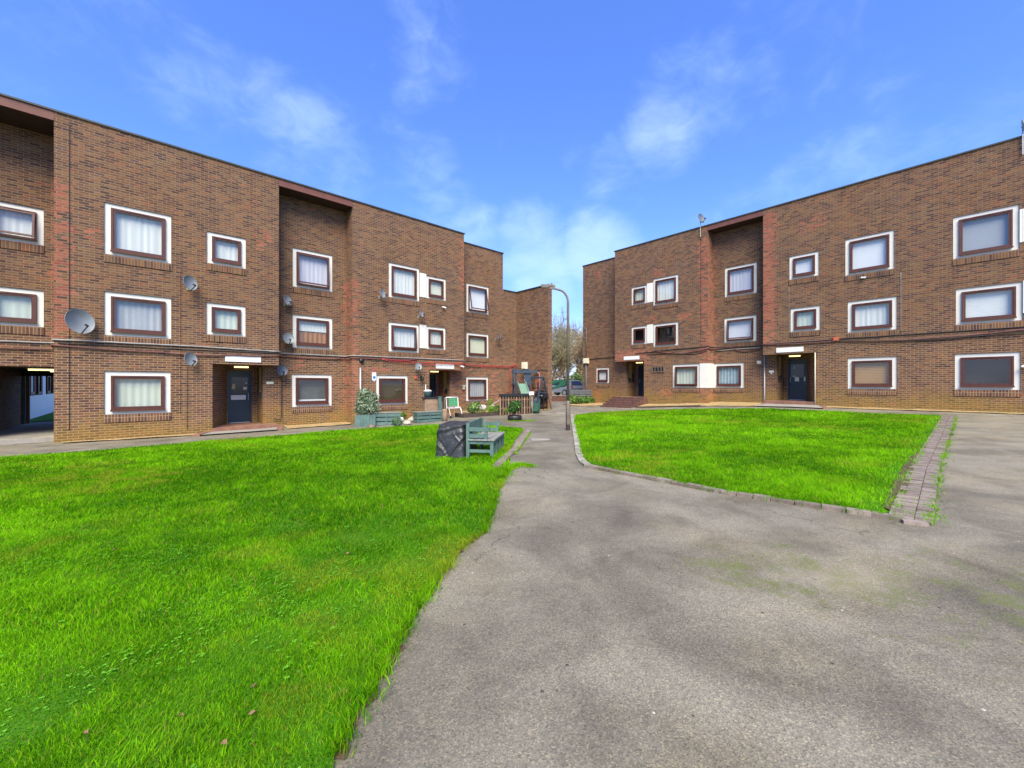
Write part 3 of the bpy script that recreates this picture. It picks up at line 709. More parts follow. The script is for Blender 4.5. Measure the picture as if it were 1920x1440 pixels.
def pq(p, q): return Vector((-SW * p + CW * q, SW * q + CW * p, 0))
xs = np.concatenate([[-400, -150, -80], np.arange(-45, 45.1, .75), [80, 150, 400]]); ys = np.concatenate([[-300, -100, -40], np.arange(-15, 60.1, .75), [100, 180, 500]])
XX, YY = np.meshgrid(xs, ys); ZZ = gz(XX, YY); nx = len(xs)
idx = np.arange(len(xs) * len(ys)).reshape(len(ys), nx)
Q = np.stack([idx[:-1, :-1], idx[:-1, 1:], idx[1:, 1:], idx[1:, :-1]], -1).reshape(-1, 4)
arr_mesh('ground', np.stack([XX, YY, ZZ], -1).reshape(-1, 3), Q, None, M['asphalt'], smooth=True, kind='structure')

LP = [(627, 1425), (650, 1385), (676, 1331), (703, 1290), (725, 1249), (748, 1205), (766, 1170), (800, 1117), (830, 1072), (860, 1034), (885, 1012), (909, 1000), (914, 980), (922, 955), (930, 930), (939, 905),
      (950, 884), (957, 862), (955, 847), (967, 824), (981, 807), (978, 804), (940, 800), (880, 797), (820, 797), (740, 801.5), (640, 807.5), (520, 818), (360, 831), (180, 846), (0, 860)]
LP = [G(*p) for p in LP]
lawnL = [(-.55, .9), (-.6, 1.3)] + [(p.x, p.y) for p in LP] + [(-17.5, 9.2), (-15, 4), (-9, -3), (-2, -2.5)]
RP = [(1774, 779.3), (1634, 776), (1540, 771), (1446, 767), (1352, 767), (1270, 768), (1196, 770), (1118, 774), (1080, 779), (1076, 790), (1083, 824), (1089, 850), (1096, 864), (1112, 872), (1165, 884),
      (1259, 902), (1352, 920), (1446, 934), (1540, 949), (1634, 962), (1690, 972), (1703, 925), (1716, 885), (1745, 830)]
RPw = [G(*p) for p in RP]; lawnR = [(p.x, p.y) for p in RPw]
sheet('lawn', lawnL, M['lawn'], .018, .35, .008); sheet('lawn', lawnR, M['lawn'], .022, .35, .008)

def edging(name, line, w, h, L, mat, gap=.012, side=0., lift=0., across=False):
    """row of edging bricks along a ground line"""
    mb = MB(); cols = []
    pts = [Vector((p[0], p[1])) for p in line]
    for i in range(len(pts) - 1):
        a, b = pts[i], pts[i + 1]; d = (b - a); D = d.length; d.normalize(); nrm = Vector((-d.y, d.x)); n = max(1, round(D / L)); l = D / n
        for k in range(n):
            c = a + d * (k + .5) * l + nrm * side
            z = gz(c.x, c.y) + lift + random.uniform(-.006, .008); an = math.atan2(d.y, d.x) + random.uniform(-.02, .02)
            T = Matrix.Translation((c.x, c.y, z)) @ Matrix.Rotation(an, 4, 'Z') @ Matrix.Rotation(random.uniform(-.02, .02), 4, 'X')
            mb.box(-l / 2 + gap / 2, l / 2 - gap / 2, -w / 2, w / 2, -.1, h, T=T); v = random.random(); cols += [(v, v, v, 1)] * 8
    mb.c = cols
    return mb.build(name, mat, kind='structure')
kl = [G(*p) for p in [(931, 878), (942, 866), (953, 855), (965, 846), (978, 828), (992, 808)]]
edging('kerb', kl, .16, .055, .24, M['kerb'])
kr = [G(*p) for p in [(1073, 778), (1074, 790), (1078, 810), (1082, 832), (1085, 852), (1092, 866), (1103, 875)]]
edging('kerb', kr, .14, .04, .23, M['kerbpale'])
kr2 = [G(*p) for p in [(1103, 875), (1125, 880), (1165, 888), (1259, 906), (1352, 924), (1446, 938), (1540, 953), (1634, 966), (1692, 976)]]
edging('kerb', kr2, .11, .045, .23, M['kerb'])
band = [G(1714, 980), G(1737, 883), G(1781, 779)]
edging('paver_strip', band, .205, .035, .108, M['kerb'], .012, side=.108); edging('paver_strip', band, .14, .033, .108, M['kerb'], .012, side=-.072)
edging('paver_strip', [G(1690, 979), G(1740, 985)], .1, .033, .2, M['kerb'], .012)

def ribbon(name, line, wa, wb, mat, lift):
    mb = MB(); pts = []; L_ = [Vector((p[0], p[1])) for p in line]
    for a, b in zip(L_[:-1], L_[1:]):
        n = max(1, int((b - a).length / .05)); d = (b - a).normalized(); nr = Vector((d.y, -d.x))
        for k in range(n): c = a.lerp(b, k / n); pts.append((c - nr * wa * random.uniform(.4, 1.2), c + nr * wb * random.uniform(.1, 1.1) ** 1.4))
    for (a, b), (c, d) in zip(pts[:-1], pts[1:]): mb.face([(p.x, p.y, gz(p.x, p.y) + lift) for p in (a, b, d, c)])
    return mb.build(name, mat, kind='structure')
ribbon('soil_edge', LP[:16], .06, .05, M['soil'], .008); ribbon('soil_edge', LP[22:], .06, .07, M['soil'], .006)

# gravel beds, paths and porch aprons
def lq(pts, off, W): return [(W(x, y, 0).x, W(x, y, 0).y) for x, y in pts]
sheet('gravel_bed', lq([(-1.9, -.02), (-1.9, -.35), (1.3, -.75), (1.75, -.02)], 0, Lw), M['gravel'], .03, .4, .012)
sheet('gravel_bed', lq([(4.5, .78), (4.3, -.75), (6.8, -.75), (7.17, -.05), (7.17, .78)], 0, Lw), M['gravel'], .03, .4, .012)
sheet('gravel_bed', lq([(13.9, .78), (13.9, -1.2), (18.25, -2.4), (18.25, .78)], 0, Lw), M['gravel'], .03, .4, .012)
sheet('gravel_bed', lq([(-19.9, .78), (-19.9, -1.6), (-18.2, -2.9), (-16.6, -1.2), (-16.5, .78)], 0, Rw), M['gravel'], .04, .4, .02)
sheet('gravel_bed', lq([(-14.1, -.03), (-13.9, -1.5), (-10.4, -1.45), (-7.3, -1.0), (-7.3, .78), (-10.07, .78), (-10.07, -.03)], 0, Rw), M['gravel'], .04, .4, .02)
sheet('gravel_bed', lq([(-4.9, -.03), (-4.4, -.65), (4, -.45), (4, -.03)], 0, Rw), M['gravel'], .03, .4, .012)
sheet('porch_apron', lq([(1.75, -.03), (1.3, -1.1), (3.9, -1.1), (4.4, .75), (3.7, .78), (3.7, -.03)], 0, Lw), M['concrete'], .05, .3)
ap = [Lw(x, y, 0) for x, y in ((1.35, -1.1), (1.8, -.05), (3.7, -.05), (4.35, .7), (3.95, -1.1))]
edging('porch_edging', ap, .2, .07, .11, M['redpave'], lift=.0)
sheet('porch_apron', lq([(-4.8, -.03), (-4.4, -1.15), (-7.3, -1.15), (-7.1, .75), (-6.8, .75), (-6.8, -.03)][::-1], 0, Rw), M['concrete'], .06, .3)
ap = [Rw(x, y, 0) for x, y in ((-4.3, -1.1), (-4.7, -.05))]
edging('porch_edging', ap, .2, .07, .11, M['redpave'])

# steps to the far right-hand entrance
st = MB(); n = 5
for k in range(n):
    zt = -.02 - k * .135
    st.box(-16.3 - k * .02, -13.95 - .02 * k, -.62 - .32 * k, -.3 - .32 * k if k else -.003, -1.3, zt)
st.build('steps', M['stepbrick'], None, loc=Rw(0, 0, 0), rz=AZR, label='dark red brick steps rising to the far right entrance', cat='steps')
sl = MB(); sl.bar((-13.85, -1.62, -.66), (-9.9, -1.5, -.42), .14, .22); sl.build('timber_sleeper', M['darkwood'], None, loc=Rw(0, 0, 0), rz=AZR, label='dark timber sleeper edging the golden gravel beside the steps', cat='sleeper')

# manhole and patch
def flat(name, px, w, l, rz, mat, label, cat, h=.012):
    p = G(*px); m = MB(); m.box(-w / 2, w / 2, -l / 2, l / 2, -.03, h); return m.build(name, mat, None, loc=p, rz=rz, label=label, cat=cat)
flat('manhole_cover', (1013, 823.5), .52, .36, .05, M['concrete'], 'pale rectangular manhole cover set in the path near the kerb', 'manhole cover')
flat('manhole_cover', (1053, 774), .6, .5, .05, M['concrete'], 'small pale cover in the path beyond the lamp post', 'manhole cover')

# ------------------------------------------------------------------ grass
def inpoly(P, x, y):
    c = np.zeros(x.shape, bool); n = len(P); j = n - 1
    for i in range(n):
        xi, yi = P[i]; xj, yj = P[j]
        if yi != yj:
            c ^= ((yi > y) != (yj > y)) & (x < (xj - xi) * (y - yi) / (yj - yi) + xi)
        j = i
    return c
def vnoise(x, y, s, seed):
    r = np.random.default_rng(seed); T = r.random((64, 64)); u = x * s + 1000; v = y * s + 1000
    i = np.floor(u).astype(int); j = np.floor(v).astype(int); a = u - i; b = v - j; a = a * a * (3 - 2 * a); b = b * b * (3 - 2 * b)
    g = lambda di, dj: T[(i + di) % 64, (j + dj) % 64]
    return g(0, 0) * (1 - a) * (1 - b) + g(1, 0) * a * (1 - b) + g(0, 1) * (1 - a) * b + g(1, 1) * a * b

def blades(poly, rings, thin=None):
    """rings: (near, far, per m2, blade width, blade height)"""
    Xs, Ys, Ws, Hs = [], [], [], []
    px = [p[0] for p in poly]; py = [p[1] for p in poly]
    for (d0, d1, den, w, h) in rings:
        x0, x1, y0, y1 = max(min(px), -d1 * 1.4), min(max(px), d1 * 1.4), max(min(py), -1.), min(max(py), d1)
        if x1 <= x0 or y1 <= y0: continue
        n = int((x1 - x0) * (y1 - y0) * den); x = RNG.uniform(x0, x1, n); y = RNG.uniform(y0, y1, n)
        # outside the cone the camera could ever see there is nothing to grow
        ok = (y >= d0) & (y < d1) & (np.abs(x) < 1.42 * np.maximum(y, 0) + 1.2)
        x, y = x[ok], y[ok]; ok = inpoly(poly, x, y)
        if thin is not None: ok &= RNG.random(len(x)) < thin(x, y)
        x, y = x[ok], y[ok]
        Xs.append(x); Ys.append(y); Ws.append(np.full(len(x), w)); Hs.append(np.full(len(x), h))
    return [np.concatenate(a) for a in (Xs, Ys, Ws, Hs)]

def grass(name, poly, rings, thin=None, lift=.01, extra=None):
    x, y, w, h = blades(poly, rings, thin)
    if extra is not None:
        ex, ey, ew, eh = extra; x = np.concatenate([x, ex]); y = np.concatenate([y, ey]); w = np.concatenate([w, ew]); h = np.concatenate([h, eh])
    n = len(x)
    cl = vnoise(x, y, 1.3, 1); cl2 = vnoise(x, y, 5., 2); yel = vnoise(x, y, .8, 3); yel2 = vnoise(x, y, 4.5, 4)
    h = h * (.5 + .6 * RNG.random(n)) * (.62 + .62 * cl + .45 * cl2)
    w = w * (.7 + .6 * RNG.random(n))
    a = RNG.uniform(0, 2 * np.pi, n); lean = RNG.uniform(.15, 1.05, n) * h * (1.15 - .3 * cl2)
    la = RNG.uniform(0, 2 * np.pi, n) * .85 + 1.6 * vnoise(x, y, 2.2, 9) * np.pi
    z = gz(x, y) + lift
    dx, dy = np.cos(a) * w / 2, np.sin(a) * w / 2; lx, ly = np.cos(la) * lean, np.sin(la) * lean
    V = np.zeros((n, 5, 3), np.float32)
    V[:, 0] = np.stack([x - dx, y - dy, z], 1); V[:, 1] = np.stack([x + dx, y + dy, z], 1)
    V[:, 2] = np.stack([x - dx * .8 + lx * .35, y - dy * .8 + ly * .35, z + h * .6], 1); V[:, 3] = np.stack([x + dx * .8 + lx * .35, y + dy * .8 + ly * .35, z + h * .6], 1)
    V[:, 4] = np.stack([x + lx, y + ly, z + h], 1)
    i0 = np.arange(n) * 5
    q = np.stack([i0, i0 + 1, i0 + 3, i0 + 2], 1); t = np.stack([i0 + 2, i0 + 3, i0 + 4], 1)
    k = np.clip(.60 * cl + .50 * cl2 + .50 * vnoise(x, y, .42, 33) + .30 * vnoise(x, y, 12., 34) + .45 * RNG.random(n) - .68, 0, 1)[:, None]
    k = np.clip(k + RNG.normal(0, .16, (n, 1)), 0, 1.25); c = np.array([.036, .160, .002]) * (1 - k) + np.array([.25, .57, .008]) * k
    ym = (np.clip((yel - .56) * 3.5, 0, 1) * np.clip((yel2 - .35) * 3, 0, 1) * .5 + (RNG.random(n) < .07) * .7)[:, None]
    c = c * (1 - ym) + np.array([.34, .36, .03]) * ym
    br = (RNG.random(n) < .014)[:, None]; c = np.where(br, np.array([.30, .22, .08]), c)
    return arr_mesh(name, V.reshape(-1, 3), q, t, M['blade'], np.repeat(c, 5, 0), kind='stuff', label='grass', cat='grass')

def off_line(line, x, y):
    best = np.full(x.shape, 9.)
    for a, b in zip(line[:-1], line[1:]):
        dx_, dy_ = b.x - a.x, b.y - a.y; t_ = np.clip(((x - a.x) * dx_ + (y - a.y) * dy_) / (dx_ * dx_ + dy_ * dy_), 0, 1)
        best = np.minimum(best, np.hypot(x - a.x - t_ * dx_, y - a.y - t_ * dy_))
    return best
def bare_left(x, y): return np.where(off_line(kl, x, y) < .085, .22, 1.)
def bare_right(x, y):   # thin worn strip beside the paver band of the right lawn
    a, b = band[0], band[2]; d = Vector((b.x - a.x, b.y - a.y)); L = d.length; nx_, ny_ = -d.y / L, d.x / L
    s = np.abs((x - a.x) * nx_ + (y - a.y) * ny_)
    return np.clip((s - .25) / .5 + .6 * (vnoise(x, y, 3.2, 21) - .45), .14, 1) * np.where(off_line(kr2, x, y) < .07, .15, 1.)
def tufts(line, n, spread, w, h, seed):
    r = np.random.default_rng(seed); pts = [Vector((p[0], p[1])) for p in line]; X, Y = [], []
    seg = [(pts[i], pts[i + 1]) for i in range(len(pts) - 1)]; Ls = np.array([(b - a).length for a, b in seg]); pr = Ls / Ls.sum()
    for _ in range(n // 14):
        a, b = seg[r.choice(len(seg), p=pr)]; c = a.lerp(b, r.random()); s = spread * (.3 + r.random())
        X.append(c.x + r.normal(0, s, 14)); Y.append(c.y + r.normal(0, s, 14))
    X = np.concatenate(X); Y = np.concatenate(Y); return X, Y, np.full(len(X), w), np.full(len(X), h)
def cat(*a): return [np.concatenate(z) for z in zip(*a)]
gl_edge = tufts([(p.x, p.y) for p in LP[:16]], 5200, .035, .005, .055, 5)
gl_patch = tufts([G(935, 905), G(955, 880), G(975, 872), G(998, 876)], 2600, .07, .007, .05, 6)
gl_k = tufts([G(966, 852), G(980, 832), G(994, 812)], 700, .035, .008, .06, 7)
gl_pot = tufts([G(952, 790), G(1000, 789)], 1200, .10, .010, .05, 31)
gl_bench = tufts([G(886, 857), G(922, 861), G(944, 843)], 900, .10, .008, .09, 32)
grass('grass', lawnL, [(.6, 2.6, 18000, .0038, .030), (2.6, 4.5, 9000, .0055, .036), (4.5, 8, 3600, .0080, .056), (8, 13, 1500, .013, .060), (13, 21, 700, .021, .064)], bare_left, .012, cat(gl_edge, gl_patch, gl_k, gl_pot, gl_bench))
gr_edge = tufts(kr2, 2000, .04, .007, .05, 8); gr_band = tufts([G(1745, 985), G(1760, 885), G(1793, 780)], 2600, .05, .006, .045, 9); gr_l = tufts(kr, 500, .05, .009, .05, 10)
gr_b2 = tufts([G(1700, 978), G(1725, 930), G(1738, 900)], 260, .04, .005, .03, 19)
grass('grass', lawnR, [(3.5, 6.5, 5200, .0070, .055), (6.5, 10, 2600, .010, .058), (10, 16, 1100, .016, .062), (16, 28, 520, .026, .066)], bare_right, .014, cat(gr_edge, gr_band, gr_l, gr_b2))

# clover in the near lawn: small three-part leaves
n = 3600; x = RNG.uniform(-4.6, -.3, n); y = RNG.uniform(1.2, 4.6, n)
ok = inpoly(lawnL, x, y) & (vnoise(x, y, 1.6, 14) + .5 * vnoise(x, y, 6, 15) > .86); x, y = x[ok], y[ok]; n = len(x)
Vs, Qs, Cs = [], [], []
for k in range(3):
    a = RNG.uniform(0, .5, n) + k * 2.094; r = RNG.uniform(.005, .010, n); cx, cy = x + np.cos(a) * r, y + np.sin(a) * r; zz = gz(x, y) + RNG.uniform(.018, .038, n)
    for j in range(4):
        an = a + j * np.pi / 2; Vs.append(np.stack([cx + np.cos(an) * r, cy + np.sin(an) * r, zz + (.004 if j % 2 else 0)], 1))
V = np.stack(Vs, 1).reshape(-1, 3); i0 = np.arange(n * 3) * 4
arr_mesh('clover', V, np.stack([i0, i0 + 1, i0 + 2, i0 + 3], 1), None, M['leaf'], np.repeat(np.array([.14, .40, .02]) * RNG.uniform(.75, 1.25, (n, 1)), 12, 0), kind='stuff', label='clover leaves', cat='clover')
# bare soil and weeds along the paver strip
sp = [G(1688, 968), G(1655, 955), G(1672, 915), G(1702, 862), G(1722, 848), G(1712, 885)]
sheet('soil_patch', [(p.x, p.y) for p in sp], M['soil'], .03, .3, .01)

# ------------------------------------------------------------------ leaves helper
def leafcloud(name, blobs, n, size, cols, parent=None, jitter=.3, shell=.55, **tags):
    """blobs: (x, y, z, rx, ry, rz)"""
    B = np.array(blobs, float); wt = (B[:, 3] * B[:, 4] * B[:, 5]) ** .67; pk = RNG.choice(len(B), n, p=wt / wt.sum())
    d = RNG.normal(size=(n, 3)); d /= np.linalg.norm(d, axis=1)[:, None]; rad = (shell + (1 - shell) * RNG.random(n)) ** .7 * (1 + jitter * (RNG.random(n) - .6))
    c = B[pk, :3] + d * B[pk, 3:] * rad[:, None]
    nn = d + RNG.normal(0, .7, (n, 3)); nn /= np.linalg.norm(nn, axis=1)[:, None]
    u = np.cross(nn, RNG.normal(size=(n, 3))); u /= np.linalg.norm(u, axis=1)[:, None]; v = np.cross(nn, u)
    s = size * (.6 + .8 * RNG.random(n))[:, None]
    V = np.stack([c - u * s, c + v * s * .45 - nn * s * .1, c + u * s, c - v * s * .45 - nn * s * .1], 1).reshape(-1, 3); i0 = np.arange(n) * 4
    cols = np.array(cols); cc = cols[RNG.integers(0, len(cols), n)] * RNG.uniform(.7, 1.25, (n, 1))
    return arr_mesh(name, V, np.stack([i0, i0 + 1, i0 + 2, i0 + 3], 1), None, M['leaf'], np.repeat(cc, 4, 0), parent, **tags)
def stems(parent, n, r, h, mat, thick=.012, z0=0.):
    m = MB()
    for k in range(n):
        a = random.uniform(0, 6.28); e = random.uniform(.3, 1) * r
        m.tube([(0.2 * e * math.cos(a), .2 * e * math.sin(a), z0), (.5 * e * math.cos(a), .5 * e * math.sin(a), z0 + h * .5), (e * math.cos(a), e * math.sin(a), z0 + h)], [thick, thick * .7, thick * .35], 5)
    return m.build('stem', mat, parent)
M['stemw'] = plain('brown stem', (.09, .055, .03), .9, .3, 10)

# ------------------------------------------------------------------ dishes, signs, lamps, pipes and cables on the walls
def make_dish(name, label, W, x, y, z, dia, az, el=22, mat='dish', stand=.28, pole=None, down=0.):
    """offset dish on a wall bracket; az in degrees, world, where the dish looks"""
    root = thing(name, label, 'satellite dish', W(x, y, z), 0, 'satellite dishes')
    dia *= .76; a = math.radians(az); f = Vector((math.cos(a), math.sin(a), 0)); e = math.radians(el)
    wn = (W(0, -1, 0) - W(0, 0, 0)).normalized()
    c = wn * stand if pole is None else Vector((0, 0, pole))
    look = (f * math.cos(e) + Vector((0, 0, math.sin(e)))).normalized()
    rx = look.cross(Vector((0, 0, 1))).normalized(); up = rx.cross(look)
    T = Matrix(((rx.x, up.x, look.x, c.x), (rx.y, up.y, look.y, c.y), (rx.z, up.z, look.z, c.z), (0, 0, 0, 1)))
    r = dia / 2; m = MB(); N = 28; prof = []
    for k in range(8): q = k / 7; prof.append((max(.001, r * q), .16 * dia * q * q))
    prof += [(r * 1.015, .16 * dia + .004), (r * 1.015, .16 * dia - .012), (r * .97, .16 * dia - .02)]
    for k in range(6, -1, -1): q = k / 7 * .97; prof.append((max(.0012, r * q), .16 * dia * q * q - .016))
    m.lathe(prof, N, T @ Matrix.Diagonal((1, 1.08, 1, 1))); m.build('reflector', M[mat], root, smooth=True)
    foc = T @ Vector((0, -r * .62, dia * .60)); low = T @ Vector((0, -r * 1.02, .13 * dia))
    m = MB(); m.bar(low - up * .02, foc, .022, .03); back = T @ Vector((0, 0, -.02)); m.bar(low - up * .02, T @ Vector((0, -r * .55, -.05)), .022, .03); m.build('feed_arm', M['black'], root)
    m = MB(); m.tube([foc - look * .0 + up * .0, foc + (T @ Vector((0, 0, .1 * dia)) - foc).normalized() * .11], [.028, .035], 10); m.build('receiver', M['black'], root)
    m = MB()
    if pole is None:
        bk = T @ Vector((0, -r * .15, -.06)); m.tube([bk, Vector((0, 0, bk.z - .03)) + wn * (stand * .5), wn * .03 + Vector((0, 0, -.12))], .018, 8)
        m.box(-.05, .05, -.01, .01, -.20, -.04, T=Matrix.Rotation(math.atan2(wn.y, wn.x) - math.pi / 2, 4, 'Z') @ Matrix.Translation((0, .012, 0)))
        m.bar(bk, back, .05, .05)
    else:
        m.tube([(0, 0, -.45), (0, 0, pole - .05)], .022, 8); m.bar((0, 0, pole - .06), back, .05)
        m.bar(Vector((0, 0, -.4)), Vector((0, 0, -.4)) - wn * .14, .035); m.bar(Vector((0, 0, -.15)), Vector((0, 0, -.15)) - wn * .14, .035)
    m.build('bracket', M['galv'], root)
    return root
D = make_dish
D('satellite_dish', 'largest grey satellite dish, low on the left wall beside the archway', Lw, -1.55, 0, 3.62, .96, -16, 10)
D('satellite_dish', 'grey dish between the top and middle windows of the left front block', Lw, 1.2, 0, 5.30, .66, -14, 10)
D('satellite_dish', 'grey dish under the wall cables, left of the left entrance', Lw, 1.22, 0, 2.55, .60, -14, 10)
D('satellite_dish', 'grey dish on the recessed bay below its top window', Lw, 4.56, .8, 5.26, .55, -14, 10)
D('satellite_dish', 'grey dish overlapping the frame of the orange curtain window', Lw, 4.62, .8, 3.62, .60, -40, 12)
D('satellite_dish', 'dark grey dish low beside the left entrance with a hanging black cable', Lw, 4.38, .8, 2.24, .56, -40, 8, 'dishdark')
D('satellite_dish', 'grey dish seen edge-on at the left of a top floor window', Lw, 8.5, 0, 5.98, .58, -18, 15)
D('satellite_dish', 'small grey dish between two floors below the white panel', Lw, 10.62, 0, 5.26, .46, -20, 15)
D('satellite_dish', 'pale round dish under the red cables left of a porch', Lw, 10.45, 0, 2.55, .46, -60, 12)
D('satellite_dish', 'tiny pale dish on the corner under the far tilted window', Lw, 13.62, .5, 5.40, .34, -15, 12)
D('satellite_dish', 'dark dish seen from the side near the far wing', Lw, 16.5, .8, 4.60, .55, -8, 12, 'dishdark', .35)
D('satellite_dish', 'grey dish on a pole above the right roof edge', Rw, -10.5, -.06, 10.05, .72, -62, 15, 'dishdark', 0, .62)
D('satellite_dish', 'grey dish on a bracket pole at the far right roof corner', Rw, 1.47, -.06, 9.95, .6, -60, 15, 'dish', 0, .62)

def board(label, W, az, x0, x1, z0, z1, y=-.03, text=0):
    m = MB(); m.box(x0, x1, y, -.004, z0, z1)
    for (xx) in (x0 + .03, x1 - .05): m.box(xx, xx + .02, y - .004, y - .0005, (z0 + z1) / 2 - .01, (z0 + z1) / 2 + .01)
    r = m.build('name_board', M['white'], None, loc=W(0, 0, 0), rz=az, label=label, cat='sign')
    if text:
        t = MB(); rr = random.Random(3)
        for (zz, xa, xb, h) in ((z0 + .145, x0 + .28, x1 - .22, .035), (z0 + .075, x0 + .48, x1 - .42, .03)):
            x = xa
            while x < xb:
                w = rr.uniform(.018, .03); t.box(x, x + w * .35, y - .003, y - .0005, zz, zz + h); t.box(x, x + w, y - .003, y - .0005, zz + h * rr.choice([0, .4, .75]), zz + h * rr.choice([.2, .55, 1.])); x += w + (.012 if rr.random() < .85 else .05)
        t.build('lettering', M['greytext'], r)
    return r
board('long blank white name board above the left entrance', Lw, AZL, 2.32, 3.51, 2.53, 2.78)
board('white name board with two faint lines of lettering above a far porch', Lw, AZL, 11.66, 12.82, 2.50, 2.75, text=1)
board('blank white name board above the blue door on the right', Rw, AZR, -6.59, -5.41, 2.51, 2.75)
board('small blank white name board above the brick steps', Rw, AZR, -15.73, -14.55, 2.52, 2.76)
def onwall(name, mat, W, az, boxes, label, cat, group=None):
    m = MB()
    for b in boxes: m.box(*b)
    o = m.build(name, mat, None, loc=W(0, 0, 0), rz=az, label=label, cat=cat)
    if group: o['group'] = group
    return o
onwall('number_plaque', M['cream'], Lw, AZL, [(3.86, 4.13, .775, .797, 1.66, 1.76), (3.88, 4.11, .768, .7748, 1.675, 1.745)], 'cream number plaque beside the left entrance', 'plaque')
onwall('number_plaque', M['paper'], Rw, AZR, [(-7.15, -6.93, .775, .797, 1.50, 1.60), (-7.08, -7.0, .775, .797, 1.42, 1.48)], 'pale number plaque beside the right blue door', 'plaque')
bs = MB(); bs.prism([(8.13, 2.22 - .36), (8.17, 2.22 - .40), (8.23, 1.78), (8.29, 2.22 - .40), (8.33, 2.22 - .36), (8.33, 2.22), (8.13, 2.22)], 0, .02)
bs.v = [(v[0], -.005 - v[2], v[1]) for v in bs.v]
b_ = bs.build('wall_sign', M['white'], None, loc=Lw(0, 0, 0), rz=AZL, label='white pointed sign with a blue disc beside a ground floor window', cat='sign')
T = Matrix.Translation((8.23, -.0255, 1.98)) @ Matrix.Rotation(math.pi / 2, 4, 'X'); d_ = MB(); d_.lathe([(.075, 0), (.075, .004)], 20, T); d_.box(8.16, 8.30, -.029, -.0255, 1.84, 1.865); d_.build('blue_disc', M['bluesign'], b_)
d_ = MB(); d_.box(8.16, 8.30, -.029, -.0255, 2.14, 2.155); d_.box(8.2, 8.26, -.0305, -.0297, 1.95, 2.01); d_.build('lettering', M['greytext'], b_)

def lamp(W, az, x, y, z, label, l=.5):
    r = thing('tube_light', label, 'light', W(x, y, z), az, 'lit tube lights under the porches')
    m = MB(); m.box(-l / 2 - .03, l / 2 + .03, -.05, .05, -.03, -.002); m.build('fitting', M['metalw'], r)
    m = MB(); m.tube([(-l / 2, 0, -.055), (l / 2, 0, -.055)], .034, 10); m.build('tube', M['lamp'], r)
for nm, W, az, X in (('the left entrance', Lw, AZL, XA), ('the far left entrance', Lw, AZL, XB), ('the right blue door', Rw, AZR, XN), ('the entrance above the steps', Rw, AZR, XQ)):
    lamp(W, az, X(3.05), 1.35, LINT, 'lit yellowish tube light under the porch ceiling of ' + nm)
lamp(Lw, AZL, -2.75, 3.2, 2.23, 'lit tube light nearest the archway mouth', .6); lamp(Lw, AZL, -2.5, 5.6, 2.23, 'lit tube light deeper inside the archway', .6)
# intercoms
onwall('intercom', M['black'], Lw, AZL, [(3.66, 3.729, 1.0, 1.14, 1.05, 1.32), (3.68, 3.729, .92, .98, 1.4, 1.52)], 'black intercom on the side wall of the left entrance', 'intercom')
onwall('intercom', M['black'], Rw, AZR, [(XN(3.729), XN(3.66), 1.0, 1.14, 1.05, 1.32), (XN(3.729), XN(3.66), 1.25, 1.35, 1.2, 1.35)], 'black intercom beside the right blue door', 'intercom')
onwall('intercom', M['black'], Rw, AZR, [(XQ(3.729), XQ(3.66), 1.0, 1.2, 1.05, 1.32), (XQ(3.729), XQ(3.66), 1.5, 1.62, 1.0, 1.6)], 'black intercom in the porch above the brick steps', 'intercom')
onwall('intercom', M['black'], Lw, AZL, [(XB(3.66), XB(3.729), 1.0, 1.2, 1.15, 1.40)], 'dark intercom in the far left porch', 'intercom')

def pipe(name, mat, W, az, paths, r, label, cat, group=None):
    m = MB()
    for p in paths: m.tube(p, r, 8)
    o = m.build(name, mat, None, True, loc=W(0, 0, 0), rz=az, label=label, cat=cat)
    if group: o['group'] = group
    return o
pipe('wall_pipe', M['galv'], Lw, AZL, [[(7.55, -.06, -.1), (7.55, -.06, 2.42)]], .05, 'white pipe rising behind the silver shrub', 'pipe')
vt = pipe('round_vent', M['black'], Lw, AZL, [[(7.6, -.10, 2.76), (7.6, .01, 2.76)]], .10, 'black round vent above the white pipe', 'vent')
pipe('wall_pipe', M['galv'], Rw, AZR, [[(-7.36, .74, -.35), (-7.36, .74, .05), (-7.36, .74, 2.4)]], .04, 'grey pipe left of the right blue door', 'pipe')
pipe('wall_pipe', M['cream'], Rw, AZR, [[(-4.93, -.02, -.25), (-4.93, -.02, 2.42)]], .018, 'thin cream conduit on the corner right of the blue door', 'pipe')
pipe('wall_pipe', M['slate'], Rw, AZR, [[(-19.55, .74, -.75), (-19.55, .74, 2.4)]], .06, 'grey pipe at the far corner of the right block', 'pipe')
pipe('wall_pipe', M['slate'], Rw, AZR, [[(-19.55, .76, 2.9), (-19.55, .76, 5.2)]], .03, 'thin grey conduit above the cream box at the far right corner', 'pipe')
onwall('meter_box', M['cream'], Rw, AZR, [(-19.75, -19.3, .62, .797, 2.45, 2.85), (-19.72, -19.33, .605, .6195, 2.48, 2.82)], 'cream box at the far corner of the right block', 'meter box')
onwall('meter_box', M['cream'], Lw, AZL, [(18.08, 18.285, -.28, .08, 2.62, 3.06), (18.06, 18.0795, -.25, .05, 2.66, 3.02)], 'cream box on the far wing above the playground', 'meter box')
pipe('wall_pipe', M['grey'], Lw, AZL, [[(18.2, -.1, .5), (18.2, -.1, 2.6)]], .05, 'grey pipe below the cream box on the far wing', 'pipe')
gv = MB(); ring(gv, -13.62, -12.78, 1.62, 1.98, .04, .04, .04, .05, -.06, -.003)
for k in range(1, 4): gv.box(-13.62 + k * .21 - .015, -13.62 + k * .21 + .015, -.06, -.003, 1.672, 1.938)
gg = gv.build('air_grille', M['grille'], None, loc=Rw(0, 0, 0), rz=AZR, label='four bay air grille on the wall right of the steps', cat='grille')
